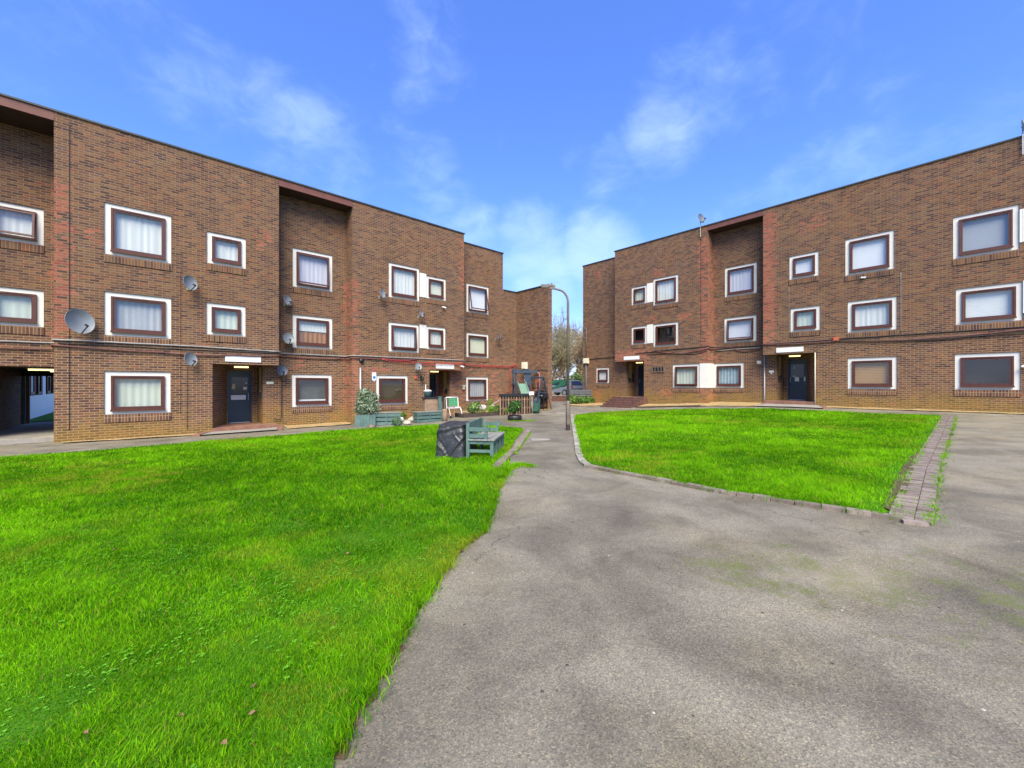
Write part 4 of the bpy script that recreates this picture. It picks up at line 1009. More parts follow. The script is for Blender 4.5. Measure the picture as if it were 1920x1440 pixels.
g2 = MB(); g2.box(-13.58, -12.82, -.02, -.0028, 1.67, 1.94); g2.build('vent_opening', M['black'], gg)
onwall('alarm_box', M['terracotta'], Rw, AZR, [(-4.22, -4.0, -.08, -.003, 2.92, 3.12), (-4.18, -4.04, -.1, -.0805, 2.95, 3.09)], 'orange alarm box on the wall cables of the right block', 'alarm box')
onwall('alarm_box', M['cream'], Rw, AZR, [(-7.72, -7.52, .70, .797, 1.98, 2.16), (-7.68, -7.56, .68, .699, 2.02, 2.12)], 'cream box beside the grey pipe on the right', 'junction box')
onwall('alarm_box', M['terracotta'], Lw, AZL, [(10.38, 10.52, -.05, -.003, 1.92, 2.06), (10.42, 10.48, -.06, -.0505, 1.95, 2.03)], 'small orange plaque beside the dark lantern', 'plaque')
ln = MB(); ln.box(10.72, 10.78, -.05, -.003, 1.85, 2.12); ln.bar((10.75, -.05, 2.08), (10.75, -.2, 2.08), .02); ln.lathe([(.04, 1.84), (.07, 1.86), (.075, 2.0), (.03, 2.07)], 10, Matrix.Translation((10.75, -.2, 0))); ln.build('wall_lantern', M['black'], None, loc=Lw(0, 0, 0), rz=AZL, label='dark wall lantern left of the far left porch', cat='lantern')

def camcctv(W, az, x, y, z, label):
    r = thing('security_camera', label, 'camera', W(x, y, z), az, 'small wall cameras')
    m = MB(); m.box(-.04, .04, -.02, 0, -.04, .04); m.bar((0, -.02, 0), (0, -.09, -.03), .025); m.build('mount', M['metalw'], r)
    m = MB(); m.tube([(-.08, -.1, -.02), (.10, -.14, -.06)], [.04, .045], 10); m.build('camera_body', M['metalw'], r)
    m = MB(); m.tube([(.10, -.14, -.06), (.112, -.143, -.063)], .036, 10); m.build('lens', M['black'], r)
camcctv(Lw, AZL, 12.1, 0, 5.86, 'white camera under the small top window of the far left block')
camcctv(Rw, AZR, -3.1, 0, 5.78, 'white camera under a top window of the right block')
camcctv(Lw, AZL, 13.3, 0, 2.68, 'white camera right of the lettered name board')
camcctv(Rw, AZR, 1.52, 0, 1.55, 'white camera at the right edge of the dark window')

def cable(W, az, pts, r, mat, label, sag=0., group='wall cables'):
    P = []
    for i in range(len(pts) - 1):
        a, b = Vector(pts[i]), Vector(pts[i + 1]); n = max(2, int((b - a).length / .25)) if sag or len(pts) < 40 else 1
        for k in range(n):
            t = k / n; p = a.lerp(b, t); p.z -= sag * math.sin(math.pi * t) * (1 if i % 2 else .6) + random.uniform(-.006, .006); P.append(p)
    P.append(Vector(pts[-1])); m = MB(); m.tube(P, r, 6)
    o = m.build('wall_cable', M[mat], None, True, loc=W(0, 0, 0), rz=az, label=label, cat='cable'); o['group'] = group; return o
yl = -.03
cable(Lw, AZL, [(-5.2, 1.22, 2.99), (-2.12, 1.22, 3.02), (-2.12, yl, 3.05), (1.3, yl, 3.05), (4.19, yl, 3.0), (4.19, .77, 2.99), (7.17, .77, 2.98), (7.17, yl, 2.98), (13.53, yl, 3.0)], .028, 'cableg', 'pale grey cable run along the left block above the ground floor')
cable(Lw, AZL, [(-5.2, 1.2, 2.80), (-2.14, 1.2, 2.82), (-2.14, yl - .02, 2.88), (.5, yl - .02, 2.78), (2.5, yl - .02, 2.78), (4.21, yl - .02, 2.84), (4.21, .75, 2.86), (7.15, .75, 2.86), (7.15, yl - .02, 2.88), (10.5, yl - .02, 2.92)], .026, 'cabled', 'dark red cable running below the grey one on the left block', .05)
cable(Lw, AZL, [(-2.0, yl, 2.95), (4.18, yl, 2.93)], .016, 'cableb', 'thin black cable between the two runs of the left block', .02)
cable(Lw, AZL, [(8.6, yl - .03, 2.90), (10.0, yl - .03, 2.84), (11.6, yl - .03, 2.82), (13.53, yl - .03, 2.86), (13.55, .74, 2.86), (16.0, .74, 2.80), (18.2, .74, 2.9)], .019, 'red', 'bright red cable along the far left block over the lettered board', .06)
cable(Lw, AZL, [(8.6, yl - .05, 2.86), (10.2, yl - .05, 2.74), (12.2, yl - .05, 2.76), (13.56, yl - .05, 2.80), (13.58, .72, 2.80), (16.4, .72, 2.74), (18.2, .72, 2.86)], .014, 'red', 'thinner red cable looping below the bright red one', .07)
cable(Lw, AZL, [(18.0, .72, 2.9), (17.7, .76, 2.7), (17.62, .76, .9)], .022, 'red', 'red cable dropping down the far left block near the playground')
cable(Lw, AZL, [(18.12, .75, 2.9), (18.0, .76, 2.5), (17.95, .76, 1.1)], .026, 'red', 'second red cable dropping beside the playground wall')
cable(Lw, AZL, [(1.18, -.02, 2.4), (1.18, -.02, 0.0)], .008, 'cableb', 'thin black cable hanging below the dish left of the entrance')
cable(Lw, AZL, [(4.42, .74, 2.1), (4.42, .74, .25), (4.3, .72, .12), (4.1, .72, .2)], .016, 'cableb', 'black cable hanging from the dark dish beside the left entrance')
cable(Lw, AZL, [(-1.76, -.012, 9.9), (-1.76, -.012, 7), (-1.76, -.012, 3), (-1.76, -.012, .2)], .008, 'cableb', 'thin vertical cable down the left corner of the left front block')
cable(Lw, AZL, [(.98, -.012, 5.9), (.98, -.012, 3.1), (.98, -.012, .6)], .006, 'cabled', 'thin vertical cable right of the left front windows')
cable(Lw, AZL, [(18.275, .78, 2.52), (18.275, -2.06, 2.52)], .016, 'cableb', 'thin dark cable across the far wing above the playground')
cable(Lw, AZL, [(18.275, .78, 1.42), (18.275, -2.06, 1.42)], .014, 'cableb', 'lower thin dark cable across the far wing behind the swing')
cable(Rw, AZR, [(-19.85, .76, 2.78), (-16.05, .76, 2.86), (-14.8, yl, 2.92), (-12, yl, 3.05), (-10.08, yl, 3.1), (-10.08, .76, 3.08), (-7.24, .76, 3.0), (-7.24, yl, 3.0), (-3.7, yl, 3.02), (4, yl, 3.05)], .022, 'cableb', 'black cable run along the right block above the ground floor', .03)
cable(Rw, AZR, [(-13.3, yl - .02, 2.98), (-12, yl - .02, 2.78), (-10.9, yl - .02, 2.84), (-10.06, yl - .02, 2.98), (-10.06, .74, 2.99), (-9.2, .74, 3.05), (-8.3, .74, 2.72), (-7.3, .74, 2.96), (-7.22, yl - .02, 2.97), (-4, yl - .02, 2.92), (-1, yl - .02, 2.80), (1.4, yl - .02, 2.92), (4, yl - .02, 2.95)], .028, 'cabled', 'dark red cable looping along the right block', .06)
cable(Rw, AZR, [(-4.2, yl - .03, 2.95), (-2, yl - .03, 2.78), (0, yl - .03, 2.76), (2.0, yl - .03, 2.86), (4, yl - .03, 2.9)], .022, 'cableb', 'black cable sagging under the dark red one at the far right', .03)
cable(Rw, AZR, [(-16.03, .75, 2.72), (-13.9, yl, 2.82), (-12.2, yl, 2.86), (-11, yl, 2.68), (-10.1, yl, 2.85)], .016, 'cableb', 'thin black cable above the brick steps', .06)
cable(Rw, AZR, [(-9.9, .76, 2.86), (-8.6, .76, 2.88), (-7.3, .76, 2.9)], .024, 'cableg', 'short grey cable in the right recessed bay', .01)
cable(Rw, AZR, [(-1.86, -.015, 5.75), (-1.86, -.015, 3.1)], .010, 'cableg', 'pale vertical cable right of the right block windows')
cable(Rw, AZR, [(-6.03, -.015, 5.85), (-6.03, -.015, 3.1)], .006, 'cableg', 'thin pale vertical cable left of the small right windows')
cable(Rw, AZR, [(-10.48, -.015, 9.7), (-10.48, -.015, 3.1)], .008, 'cableb', 'thin vertical cable below the roof pole dish on the right')

# ------------------------------------------------------------------ lamp post
p = G(1065, 806); hh = (719.5 - 533) / F * p.y - p.z
r = thing('lamp_post', 'tall grey brown lamp post beside the path with a swan neck', 'lamp post', p)
m = MB(); m.lathe([(.078, -.1), (.078, .96), (.066, .985), (.05, 1.0)], 14); m.build('base', M['post'], r, True)
m = MB(); m.box(-.05, .05, -.083, -.072, .2, .75); m.build('hatch', M['post'], r)
pts = [(0, 0, 1.0), (0, 0, hh - .62)]
for k in range(1, 9): t = k / 8 * math.pi / 2 * .9; pts.append((-.34 * (1 - math.cos(t)), 0, hh - .62 + .44 * math.sin(t)))
pts.append((-.52, 0, hh - .12))
m = MB(); m.tube(pts, [.05, .042] + [.036] * 8 + [.032], 12); m.build('pole', M['post'], r, True)
m = MB(); m.box(-.92, -.5, -.07, .07, -.03, .03, T=Matrix.Translation((0, 0, hh - .05)) @ Matrix.Rotation(.02, 4, 'Y')); m.box(-.62, -.44, -.05, .05, hh - .16, hh - .02); m.tube([(-.56, 0, hh - .02), (-.56, 0, hh + .04)], .03, 8); lt = m.build('lantern', M['post'], r)
m = MB(); m.box(-.90, -.64, -.055, .055, hh - .095, hh - .078); m.build('lens', M['grey'], lt)
m = MB(); m.bar((0, 0, 2.72), (-.22, 0, 2.78), .02); m.build('side_arm', M['post'], r)

# ------------------------------------------------------------------ bench and covered table on the lawn
pf = G(922.6, 860); pb = G(941, 843)
ax = math.atan2(pb.y - pf.y, pb.x - pf.x)          # bench runs away from the camera, facing right
r = thing('garden_bench', 'weathered blue green wooden bench on the lawn beside a tarpaulin', 'bench', (pf.x, pf.y, pf.z), ax)
Lb = 1.32; Db = .52
for (x, y) in ((0, 0), (.44, 0), (.88, 0), (Lb, 0)):
    m = MB(); m.box(x - .035, x + .035, y - .035, y + .035, -.02, .385); m.build('leg', M['teal'], r)
for x in (0, Lb):
    m = MB(); m.box(x - .035, x + .035, Db - .035, Db + .035, -.02, .76); m.build('leg', M['teal'], r)
m = MB(); m.box(-.03, Lb + .03, -.02, .02, .30, .385)
for x in (0, Lb): m.box(x - .022, x + .022, .036, Db - .036, .13, .19); m.box(x - .022, x + .022, .036, Db - .036, .31, .384)
m.box(.036, Lb - .036, Db - .02, Db + .02, .31, .384); m.build('apron', M['teal'], r)
m = MB()
for k in range(4): m.box(-.06, Lb + .06, -.06 + k * .145, .075 + k * .145, .387, .415)
m.build('seat', M['greymoss'], r)
m = MB()
for (a, b) in ((.44, .50), (.55, .76)): m.box(-.03, Lb + .03, Db - .015, Db + .034, a, b)
m.build('backrest', M['teal'], r)
for x in (0, Lb):
    m = MB(); m.box(x - .03, x + .03, .10, .16, .417, .70); m.box(x - .035, x + .035, .05, Db - .016, .58, .66); m.box(x - .02, x + .02, .162, Db - .036, .44, .52); m.build('armrest', M['teal'], r)
# under the tarpaulin
c0 = G(846, 853); w_, l_, h_ = .62, 1.12, .72
r = thing('covered_table', 'table hidden under a creased black tarpaulin beside the bench', 'covered table', (0, 0, 0))
ctr = Vector((pf.x, pf.y, 0)) + Vector((math.cos(ax), math.sin(ax), 0)) * .55 + Vector((-math.sin(ax), math.cos(ax), 0)) * (Db + .40)
r.location = (ctr.x, ctr.y, gz(ctr.x, ctr.y)); r.rotation_euler.z = ax
nu, nv = 200, 80; V = []; rr = np.random.default_rng(4)
ph = rr.uniform(0, 6.28, 12)
FOLDS = [(rr.uniform(0, 6.28), rr.choice([-1, 1]) * rr.uniform(.3, 1.5), rr.uniform(-.6, .6), rr.uniform(.06, .14), rr.uniform(.008, .020), rr.uniform(-.2, .45)) for _ in range(40)]
for j in range(nv + 1):
    for i in range(nu):
        t = i / nu * 2 * math.pi; ct, s_ = math.cos(t), math.sin(t); e = 9.0
        sq = (abs(ct) ** e + abs(s_) ** e) ** (-1 / e); sx, sy = ct * sq * l_ / 2, s_ * sq * w_ / 2
        q = j / nv
        if q < .3:   # top
            f = (q / .3) ** .8; x, y, z = sx * f, sy * f, h_ - .02 * (1 - f) * (.5 + .5 * math.sin(3 * t + ph[0])) - .010 * math.sin(9 * f + 2 * t)
            z -= .02 * max(0, f - .85) ** 2 * 20
        else:
            g = (q - .3) / .7; fl = 1 + .17 * g + .04 * g * math.sin(3 * t + ph[1])
            x, y = sx * fl, sy * fl; z = h_ * (1 - g) - .012 + .03 * g * math.sin(5 * t + ph[3])
            d = -.02
            for (u0, sl_, cv, wd, am, g0) in FOLDS:
                du = (t - u0 - sl_ * g - cv * g * g + math.pi) % (2 * math.pi) - math.pi; pr = math.exp(-(du / wd) ** 2) - .6 * math.exp(-((du - wd * 1.3) / wd) ** 2)
                d += am * pr * max(0., min(1., (g - g0) * 5 + .3)) * max(0., min(1., (g0 + .75 - g) * 4))
            d += .016 * (float(vnoise(np.array([sx * 9 + g * 4]), np.array([sy * 9 - g * 3]), 1., 41)) - .5) + .012 * math.sin(g * 26 + 3 * math.sin(2 * t)) * math.exp(-((g - .12) / .14) ** 2)
            nrm = Vector((sx / (l_ / 2), sy / (w_ / 2), 0)).normalized(); x += nrm.x * d; y += nrm.y * d
        V.append((x, y, max(.0, z)))
m = MB(); m.v = V
for j in range(nv):
    for i in range(nu): a = j * nu + i; b = j * nu + (i + 1) % nu; m.f.append((a, a + nu, b + nu, b)); m.mi.append(0)
m.build('tarpaulin', M['tarp'], r, True)
m = MB(); m.box(-l_ / 2 + .15, l_ / 2 - .15, -w_ / 2 + .13, w_ / 2 - .13, h_ - .14, h_ - .10)
for sx in (-1, 1):
    for sy in (-1, 1): m.box(sx * (l_ / 2 - .21) - .03, sx * (l_ / 2 - .21) + .03, sy * (w_ / 2 - .19) - .03, sy * (w_ / 2 - .19) + .03, 0, h_ - .141)
m.build('table', M['wood'], r)

# ------------------------------------------------------------------ things in front of the far left block
def at2(px0, px1, lab, nm, ct, group=None):
    a, b = G(*px0), G(*px1); d = b - a; return thing(nm, lab, ct, a, math.atan2(d.y, d.x), group), math.hypot(d.x, d.y)
def planter(px0, px1, h, dep, lab):
    r, L = at2(px0, px1, lab, 'planter_box', 'planter', 'slatted planter boxes')
    m = MB(); m.box(.03, L - .03, .03, dep - .03, 0, h - .05); m.build('liner', M['black'], r)
    n = 3; hh = h / n
    m = MB()
    for k in range(n): m.box(0, L, -.012, .012, k * hh + .018, (k + 1) * hh - .024); m.box(0, L, dep - .012, dep + .012, k * hh + .018, (k + 1) * hh - .024); m.box(-.012, .012, .0125, dep - .0125, k * hh + .018, (k + 1) * hh - .024); m.box(L - .012, L + .012, .0125, dep - .0125, k * hh + .018, (k + 1) * hh - .024)
    m.build('slats', M['teal'], r)
    m = MB()
    for x in (.03, L / 2, L - .03): m.box(x - .03, x + .03, -.024, -.0125, 0, h - .01)
    m.build('batten', M['teal'], r)
    m = MB(); ring(m, -.04, L + .04, -.04, dep + .04, .07, .07, .07, .07, 0, .025); m.v = [(v[0], v[2], h + v[1]) for v in m.v]; m.build('rim', M['greymoss'], r)
    m = MB(); m.box(.05, L - .05, .05, dep - .05, h - .049, h - .03); m.build('soil', M['soil'], r)
    return r, L
planter((697, 798.5), (751, 796), .55, .42, 'blue green slatted planter box beside the silver shrub')
planter((782, 793), (829, 789), .48, .4, 'blue green slatted planter box in front of the wooden cabinet')
# silver shrub in a tub
p = G(683, 799); p.y += .25
r = thing('potted_shrub', 'silvery variegated shrub in a blue green tub against the left wall', 'shrub', p, .25)
m = MB(); m.box(-.38, .38, -.38, .38, 0, .44)
for k in range(7): m.box(-.41 + k * .117, -.305 + k * .117, -.40, -.3805, 0, .5); m.box(.3805, .40, -.41 + k * .117, -.305 + k * .117, 0, .5); m.box(-.40, -.3805, -.41 + k * .117, -.305 + k * .117, 0, .5)
m.build('tub', M['teal'], r)
leafcloud('foliage', [(0, 0, .98, .42, .40, .46), (-.08, 0, 1.30, .33, .32, .32), (.14, -.1, .75, .42, .4, .35), (.22, 0, 1.1, .33, .33, .36), (-.2, .0, .8, .3, .3, .35)], 4200, .055, [(.13, .19, .11), (.24, .30, .19), (.08, .13, .07), (.34, .38, .27), (.17, .24, .14)], r, .35, .5)
stems(r, 9, .4, 1.0, M['stemw'], .012, .4)
# cabinet with a teal box on top
r, L = at2((790, 791), (814, 789.5), 'bare wooden cabinet with a black top by the far left porch', 'wooden_cabinet', 'cabinet'); r.location.y += .75; r.location.z = gz(r.location.x, r.location.y)
m = MB(); m.box(0, .8, 0, .4, .03, 1.06)
for k in range(4): m.box(.02 + k * .2, .19 + k * .2, -.016, -.0005, .05, 1.04)
m.build('body', M['wood'], r)
m = MB(); m.box(-.06, .86, -.05, .45, 1.062, 1.13); m.build('worktop', M['black'], r)
cab = r
def on(parent_root, nm, lab, ct, x, y, z):
    q = Matrix.Rotation(parent_root.rotation_euler.z, 4, 'Z') @ Vector((x, y, z)); return thing(nm, lab, ct, Vector(parent_root.location) + q, parent_root.rotation_euler.z)
r = on(cab, 'storage_tub', 'dark teal tub with a white lid standing on the wooden cabinet', 'tub', .2, .2, 1.132)
m = MB(); m.lathe([(.16, 0), (.19, .26), (.19, .28)], 14); m.build('body', M['teaplastic'], r, True)
m = MB(); m.lathe([(.2, .281), (.2, .31), (.12, .35), (.01, .36)], 14); m.build('lid', M['white'], r, True)
m = MB(); m.tube([(-.08, .08, .33), (-.08, .08, .62)], .022, 8); m.build('spout', M['white'], r)
p = G(821, 789); p.y += .5; p.z = gz(p.x, p.y)
m = MB(); m.box(-.07, .07, -.05, .05, 0, 1.12); m.box(-.08, .08, -.06, .06, 1.121, 1.15); m.box(.072, .12, -.04, .04, .35, .9); m.build('wooden_post', M['teal'], None, loc=p, rz=AZL, label='pale blue painted post right of the wooden cabinet', cat='post')
p = G(834, 789); m = MB(); m.lathe([(.12, 0), (.11, .2), (.12, .5), (.10, .56), (.02, .57)], 12); m.build('log_post', M['wood'], None, True, loc=p, label='short brown log standing beside the slatted planter', cat='log')
# wheeled garden seat with green cloth
p = G(852, 783); r = thing('rolling_seat', 'white framed wheeled seat with a green cloth backrest', 'seat', p, AZL - .15)
m = MB()
for s in (-.33, .33):
    m.tube([(s, -.28, .06), (s, -.05, .50), (s, .22, .52), (s, .30, 1.05)], .020, 8); m.tube([(s, .25, .06), (s, .22, .52)], .020, 8)
m.tube([(-.33, .30, 1.05), (.33, .30, 1.05)], .026, 8); m.tube([(-.33, -.05, .50), (.33, -.05, .50)], .02, 8); m.tube([(-.33, .22, .52), (.33, .22, .52)], .02, 8); m.build('frame', M['metalw'], r, True)
m = MB(); m.box(-.32, .32, -.06, .22, .525, .56); m.build('seat', M['white'], r)
m = MB(); m.box(-.20, .29, .24, .268, .60, 1.0); m.build('backrest', M['green'], r)
for s in (-.33, .33):
    for y in (-.28, .25):
        m = MB(); T = Matrix.Translation((s, y, .07)) @ Matrix.Rotation(math.pi / 2, 4, 'Y'); m.lathe([(.04, -.02), (.07, -.018), (.07, .018), (.04, .02)], 12, T); m.build('wheel', M['tyre'], r)
p = G(838, 787); p.y += .8; p.z = gz(p.x, p.y); r = thing('wire_basket', 'grey wire basket on legs behind the green backed seat', 'basket', p, AZL)
m = MB()
for k in range(6): m.tube([(-.3, 0, .55 + k * .1), (.3, 0, .55 + k * .1)], .008, 5)
for k in range(7): m.tube([(-.3 + k * .1, 0, .55), (-.3 + k * .1, 0, 1.05)], .006, 5)
m.build('mesh_panel', M['galv'], r)
m = MB(); m.bar((-.3, 0, 0), (-.3, 0, 1.05), .025); m.bar((.3, 0, 0), (.3, 0, 1.05), .025); m.build('legs', M['galv'], r)
# flower bed
r, L = at2((868, 783), (950, 777), 'long dark timber edged flower bed under the far ground floor window', 'flower_bed', 'flower bed')
m = MB(); m.box(0, L, -.05, .05, 0, .2); m.box(-.05, .05, .0505, 1.0, 0, .2); m.build('edging', M['darkwood'], r)
m = MB(); m.box(.05, L, .0505, 1.2, -.05, .15); m.build('soil', M['soil'], r); bed = r
def bedplant(nm, lab, u, v, blobs, n, size, cols, h):
    r = on(bed, nm, lab, 'plant', u, v, .15); leafcloud('foliage', blobs, n, size, cols, r); stems(r, 6, .12, h, M['stemw'], .008); return r
GR = [(.04, .12, .015), (.09, .20, .03), (.15, .28, .05)]; LIME = [(.18, .34, .02), (.28, .46, .03), (.12, .26, .02)]
bedplant('leafy_plant', 'pale leafy plant at the left end of the flower bed', .75, .35, [(0, 0, .3, .36, .3, .3), (.2, 0, .42, .24, .2, .25)], 700, .06, GR + [(.30, .36, .16)], .4)
bedplant('conifer', 'small lime green conifer in the middle of the flower bed', 1.75, .3, [(0, 0, .25, .18, .18, .26), (0, 0, .55, .12, .12, .26)], 700, .035, LIME, .5)
bedplant('conifer', 'lime green conifer at the right end of the flower bed', 2.7, .3, [(0, 0, .28, .22, .22, .3), (0, 0, .6, .14, .14, .26)], 800, .04, LIME, .5)
bedplant('leafy_plant', 'low green plant between the two lime conifers', 2.2, .25, [(0, 0, .2, .34, .28, .24)], 500, .05, GR, .25)
r = on(bed, 'flower_clump', 'clump of white flowers left of the lime conifer', 'flowers', 1.28, .3, .15)
leafcloud('petals', [(0, 0, .34, .2, .16, .16), (.55, 0, .38, .14, .12, .12)], 260, .045, [(.75, .74, .68), (.8, .8, .78), (.65, .5, .45)], r); leafcloud('foliage', [(0, 0, .16, .24, .2, .16), (.55, 0, .16, .2, .2, .2)], 260, .045, GR, r)
m = MB(); q = [(.3, .9, .25), (1.0, .85, .28), (1.8, .8, .42), (2.4, .8, .72), (2.9, .8, 1.05)]; m.tube(q, .024, 8); m.build('garden_hose', M['grey'], None, True, loc=bed.location, rz=bed.rotation_euler.z, label='pale ribbed hose curving up from the flower bed', cat='hose')
p = G(873, 775); p.y += .6; p.z = gz(p.x, p.y); m = MB()
for k in range(5): m.box(k * .09, k * .09 + .05, -.02, .02, 0, .75 - .04 * (k % 2))
m.box(0, .42, -.045, -.0205, .2, .27); m.box(0, .42, -.045, -.0205, .5, .57); m.build('timber_screen', M['darkwood'], None, loc=p, rz=AZL, label='small dark picket panel left of the flower bed', cat='fence panel')
# stones and little plants between the planters
for (px, s, lb) in (((763, 796), .17, 'pale rounded stone between the two planters'), ((772, 790), .2, 'pale stone lump behind the rounded stone'), ((697, 803), .16, 'dark grey stone in front of the first planter')):
    p = G(*px); m = MB(); n = 10; rr = random.Random(px[0])
    m.lathe([(.01, 0), (s, .03), (s * 1.1, s * .5), (s * .7, s * .95), (.01, s * 1.1)], n); m.v = [(v[0] * rr.uniform(.8, 1.2), v[1] * rr.uniform(.8, 1.2), v[2] * rr.uniform(.85, 1.15)) for v in m.v]
    m.build('garden_stone', M['stone'] if s != .16 else M['post'], None, True, loc=p, label=lb, cat='stone', group='garden stones')
for (px, c, lb) in (((753, 786), GR, 'low bright green plant between the planters'), ((745, 800), [(.16, .22, .14), (.08, .16, .07)], 'small grey green weed at the foot of the first planter')):
    p = G(*px); r = thing('leafy_plant', lb, 'plant', p); leafcloud('foliage', [(0, 0, .2, .24, .2, .22)], 420, .045, c, r); stems(r, 5, .1, .2, M['stemw'], .006)
for (px, lb) in (((752.5, 791), 'white globe light at the right end of the first planter'), ((779.5, 785.5), 'white globe light at the left end of the second planter')):
    p = G(*px); p.z += .12; m = MB(); m.lathe([(.02, -.14), (.03, -.1), (.09, -.05), (.12, .02), (.09, .09), (.01, .12)], 14); m.build('globe_light', M['white'], None, True, loc=p, label=lb, cat='garden light')
# planter on the wall by the far porch
wp = MB(); wp.box(13.86, 14.10, .62, .797, 1.52, 1.60); wp.lathe([(.05, 1.30), (.09, 1.36), (.10, 1.519)], 10, Matrix.Translation((13.98, .7, 0))); wp.build('wall_planter', M['stone'], None, loc=Lw(0, 0, 0), rz=AZL, label='pale wall planter right of the far left porch', cat='wall planter')
# potted evergreen in a black tub on the path edge
p = G(965, 787); r = thing('potted_shrub', 'round evergreen shrub in a low black tub at the path edge', 'shrub', p)
m = MB(); m.lathe([(.30, 0), (.33, .04), (.33, .20), (.30, .22), (.28, .18)], 20); m.build('tub', M['black'], r, True)
leafcloud('foliage', [(0, 0, .62, .29, .29, .30), (-.12, 0, .52, .2, .22, .22), (.14, 0, .68, .19, .2, .22)], 1500, .05, [(.035, .10, .018), (.06, .15, .03), (.11, .22, .04), (.02, .06, .015)], r); stems(r, 8, .2, .5, M['stemw'], .012, .2)
p = G(948, 778); r = thing('leafy_plant', 'small pale plant left of the black tub shrub', 'plant', p); leafcloud('foliage', [(0, 0, .25, .2, .18, .22)], 300, .05, GR + [(.3, .32, .15)], r); stems(r, 5, .1, .25, M['stemw'], .006)

# ------------------------------------------------------------------ playground corner
a, b = G(938, 779), G(998, 775); d = b - a; ang = math.atan2(d.y, d.x); L = math.hypot(d.x, d.y)
r = thing('picket_fence', 'low orange brown picket fence in front of the slide', 'fence', a, ang)
for k in range(13):
    x = L * k / 12; m = MB(); m.box(x - .03, x + .03, -.02, .02, 0, .98 + .03 * (k % 3)); m.build('picket', M['orangewood'] if k % 3 else M['wood'], r)
for z in (.35, .8): m = MB(); m.box(-.03, L + .03, .0205, .05, z, z + .07); m.build('rail', M['orangewood'], r)
m = MB(); m.box(-.05, L * .9, -.04, .06, 1.02, 1.16); m.build('top_cloth', M['black'], r)
m = MB(); m.box(0, L * .97, .055, .07, .2, 1.02); m.build('dark_backing', M['black'], r)  # black sheet put in for the dark space behind the pickets
m = MB(); m.box(0, L * .95, .08, .14, 0, .22); m.build('base_board', M['darkwood'], r)
# tower with slide, standing against the wing
o = Lw(17.55, -.45, 0); o.z = gz(o.x, o.y)
r = thing('slide_tower', 'slate blue climbing tower with a green slide in the far corner', 'slide', o, AZL - .5)
for (x, y) in ((-.4, -.3), (.4, -.3), (-.4, .4), (.4, .4)):
    m = MB(); m.box(x - .05, x + .05, y - .05, y + .05, -.05, 2.55); m.build('post', M['blue'], r)
m = MB(); m.box(-.5, .5, -.4, .5, 1.5, 1.58); m.build('platform', M['blue'], r)
m = MB(); m.box(-.55, .95, -.42, -.36, 2.25, 2.42); m.box(-.5, .5, .452, .5, 2.25, 2.4); m.build('top_beam', M['blue'], r)
m = MB(); m.box(.15, .58, -.34, -.30, 1.6, 2.24); m.build('side_panel', M['blue'], r)
m = MB(); m.box(-.48, .48, .46, .50, .2, .98); m.build('back_panel', M['black'], r)
def slide(r, x0, ytop, ybot, ztop, w):
    m = MB(); prof = []
    for k in range(9):
        t = k / 8; prof.append((ytop + (ybot - ytop) * t, ztop * (1 - t) ** 1.15 + .12 * t))
    for k in range(8):
        (y0, z0), (y1, z1) = prof[k], prof[k + 1]
        m.face([(x0, y0, z0), (x0, y1, z1), (x0 + w, y1, z1), (x0 + w, y0, z0)])
        for xx in (x0 - .04, x0 + w):
            m.face([(xx, y0, z0 - .06), (xx, y1, z1 - .06), (xx, y1, z1 + .14), (xx, y0, z0 + .14)]); m.face([(xx + .04, y0, z0 + .14), (xx + .04, y1, z1 + .14), (xx + .04, y1, z1 - .06), (xx + .04, y0, z0 - .06)])
            m.face([(xx, y0, z0 + .14), (xx, y1, z1 + .14), (xx + .04, y1, z1 + .14), (xx + .04, y0, z0 + .14)])
        m.face([(x0 + w, y0, z0 - .05), (x0 + w, y1, z1 - .05), (x0, y1, z1 - .05), (x0, y0, z0 - .05)])
    return m
slide(r, -.3, -.40, -2.5, 1.60, .46).build('slide', M['slide'], r)
m = MB(); m.tube([(.95, -.39, 2.3), (1.05, -.5, 2.2), (1.05, -.5, 1.0)], .03, 6); m.tube([(1.3, -.45, 1.95), (1.3, -.45, .7)], .05, 6); m.build('rope', M['pink'], r)
o2 = G(1005, 774); r = thing('toddler_slide', 'small dark green plastic slide end beside the picket fence', 'slide', o2, AZL - .8)
slide(r, -.2, .45, -.35, .55, .36).build('chute', M['slidedark'], r)
m = MB(); m.box(-.22, -.14, .38, .46, 0, .6); m.box(.12, .2, .38, .46, 0, .6); m.build('support', M['slidedark'], r)
# swing frame
a1 = Lw(17.9, -.65, 0); a1.z = gz(a1.x, a1.y); r = thing('swing_frame', 'dark blue swing frame with slanted legs in front of the far wing', 'swing', a1, AZL - math.pi / 2)
zt = 1.95
m = MB(); m.bar((-.4, 0, zt), (1.45, 0, zt), .10); m.build('top_bar', M['blue'], r)
for (x, y) in ((1.36, -.75), (1.36, .65)):
    m = MB(); m.bar((1.36, .05 if y > 0 else -.05, zt - .05), (x + .05, y, 0), .07); m.build('leg', M['blue'], r)
m = MB(); m.bar((1.37, -.38, 1.05), (1.37, .34, 1.05), .06); m.build('cross_bar', M['blue'], r)
m = MB(); m.tube([(.3, 0, zt - .05), (.3, .05, .55)], .012, 5); m.tube([(.75, 0, zt - .05), (.75, .05, .55)], .012, 5); m.build('swing_rope', M['pink'], r)
m = MB(); m.box(.25, .8, -.08, .14, .52, .56); m.build('swing_seat', M['black'], r)
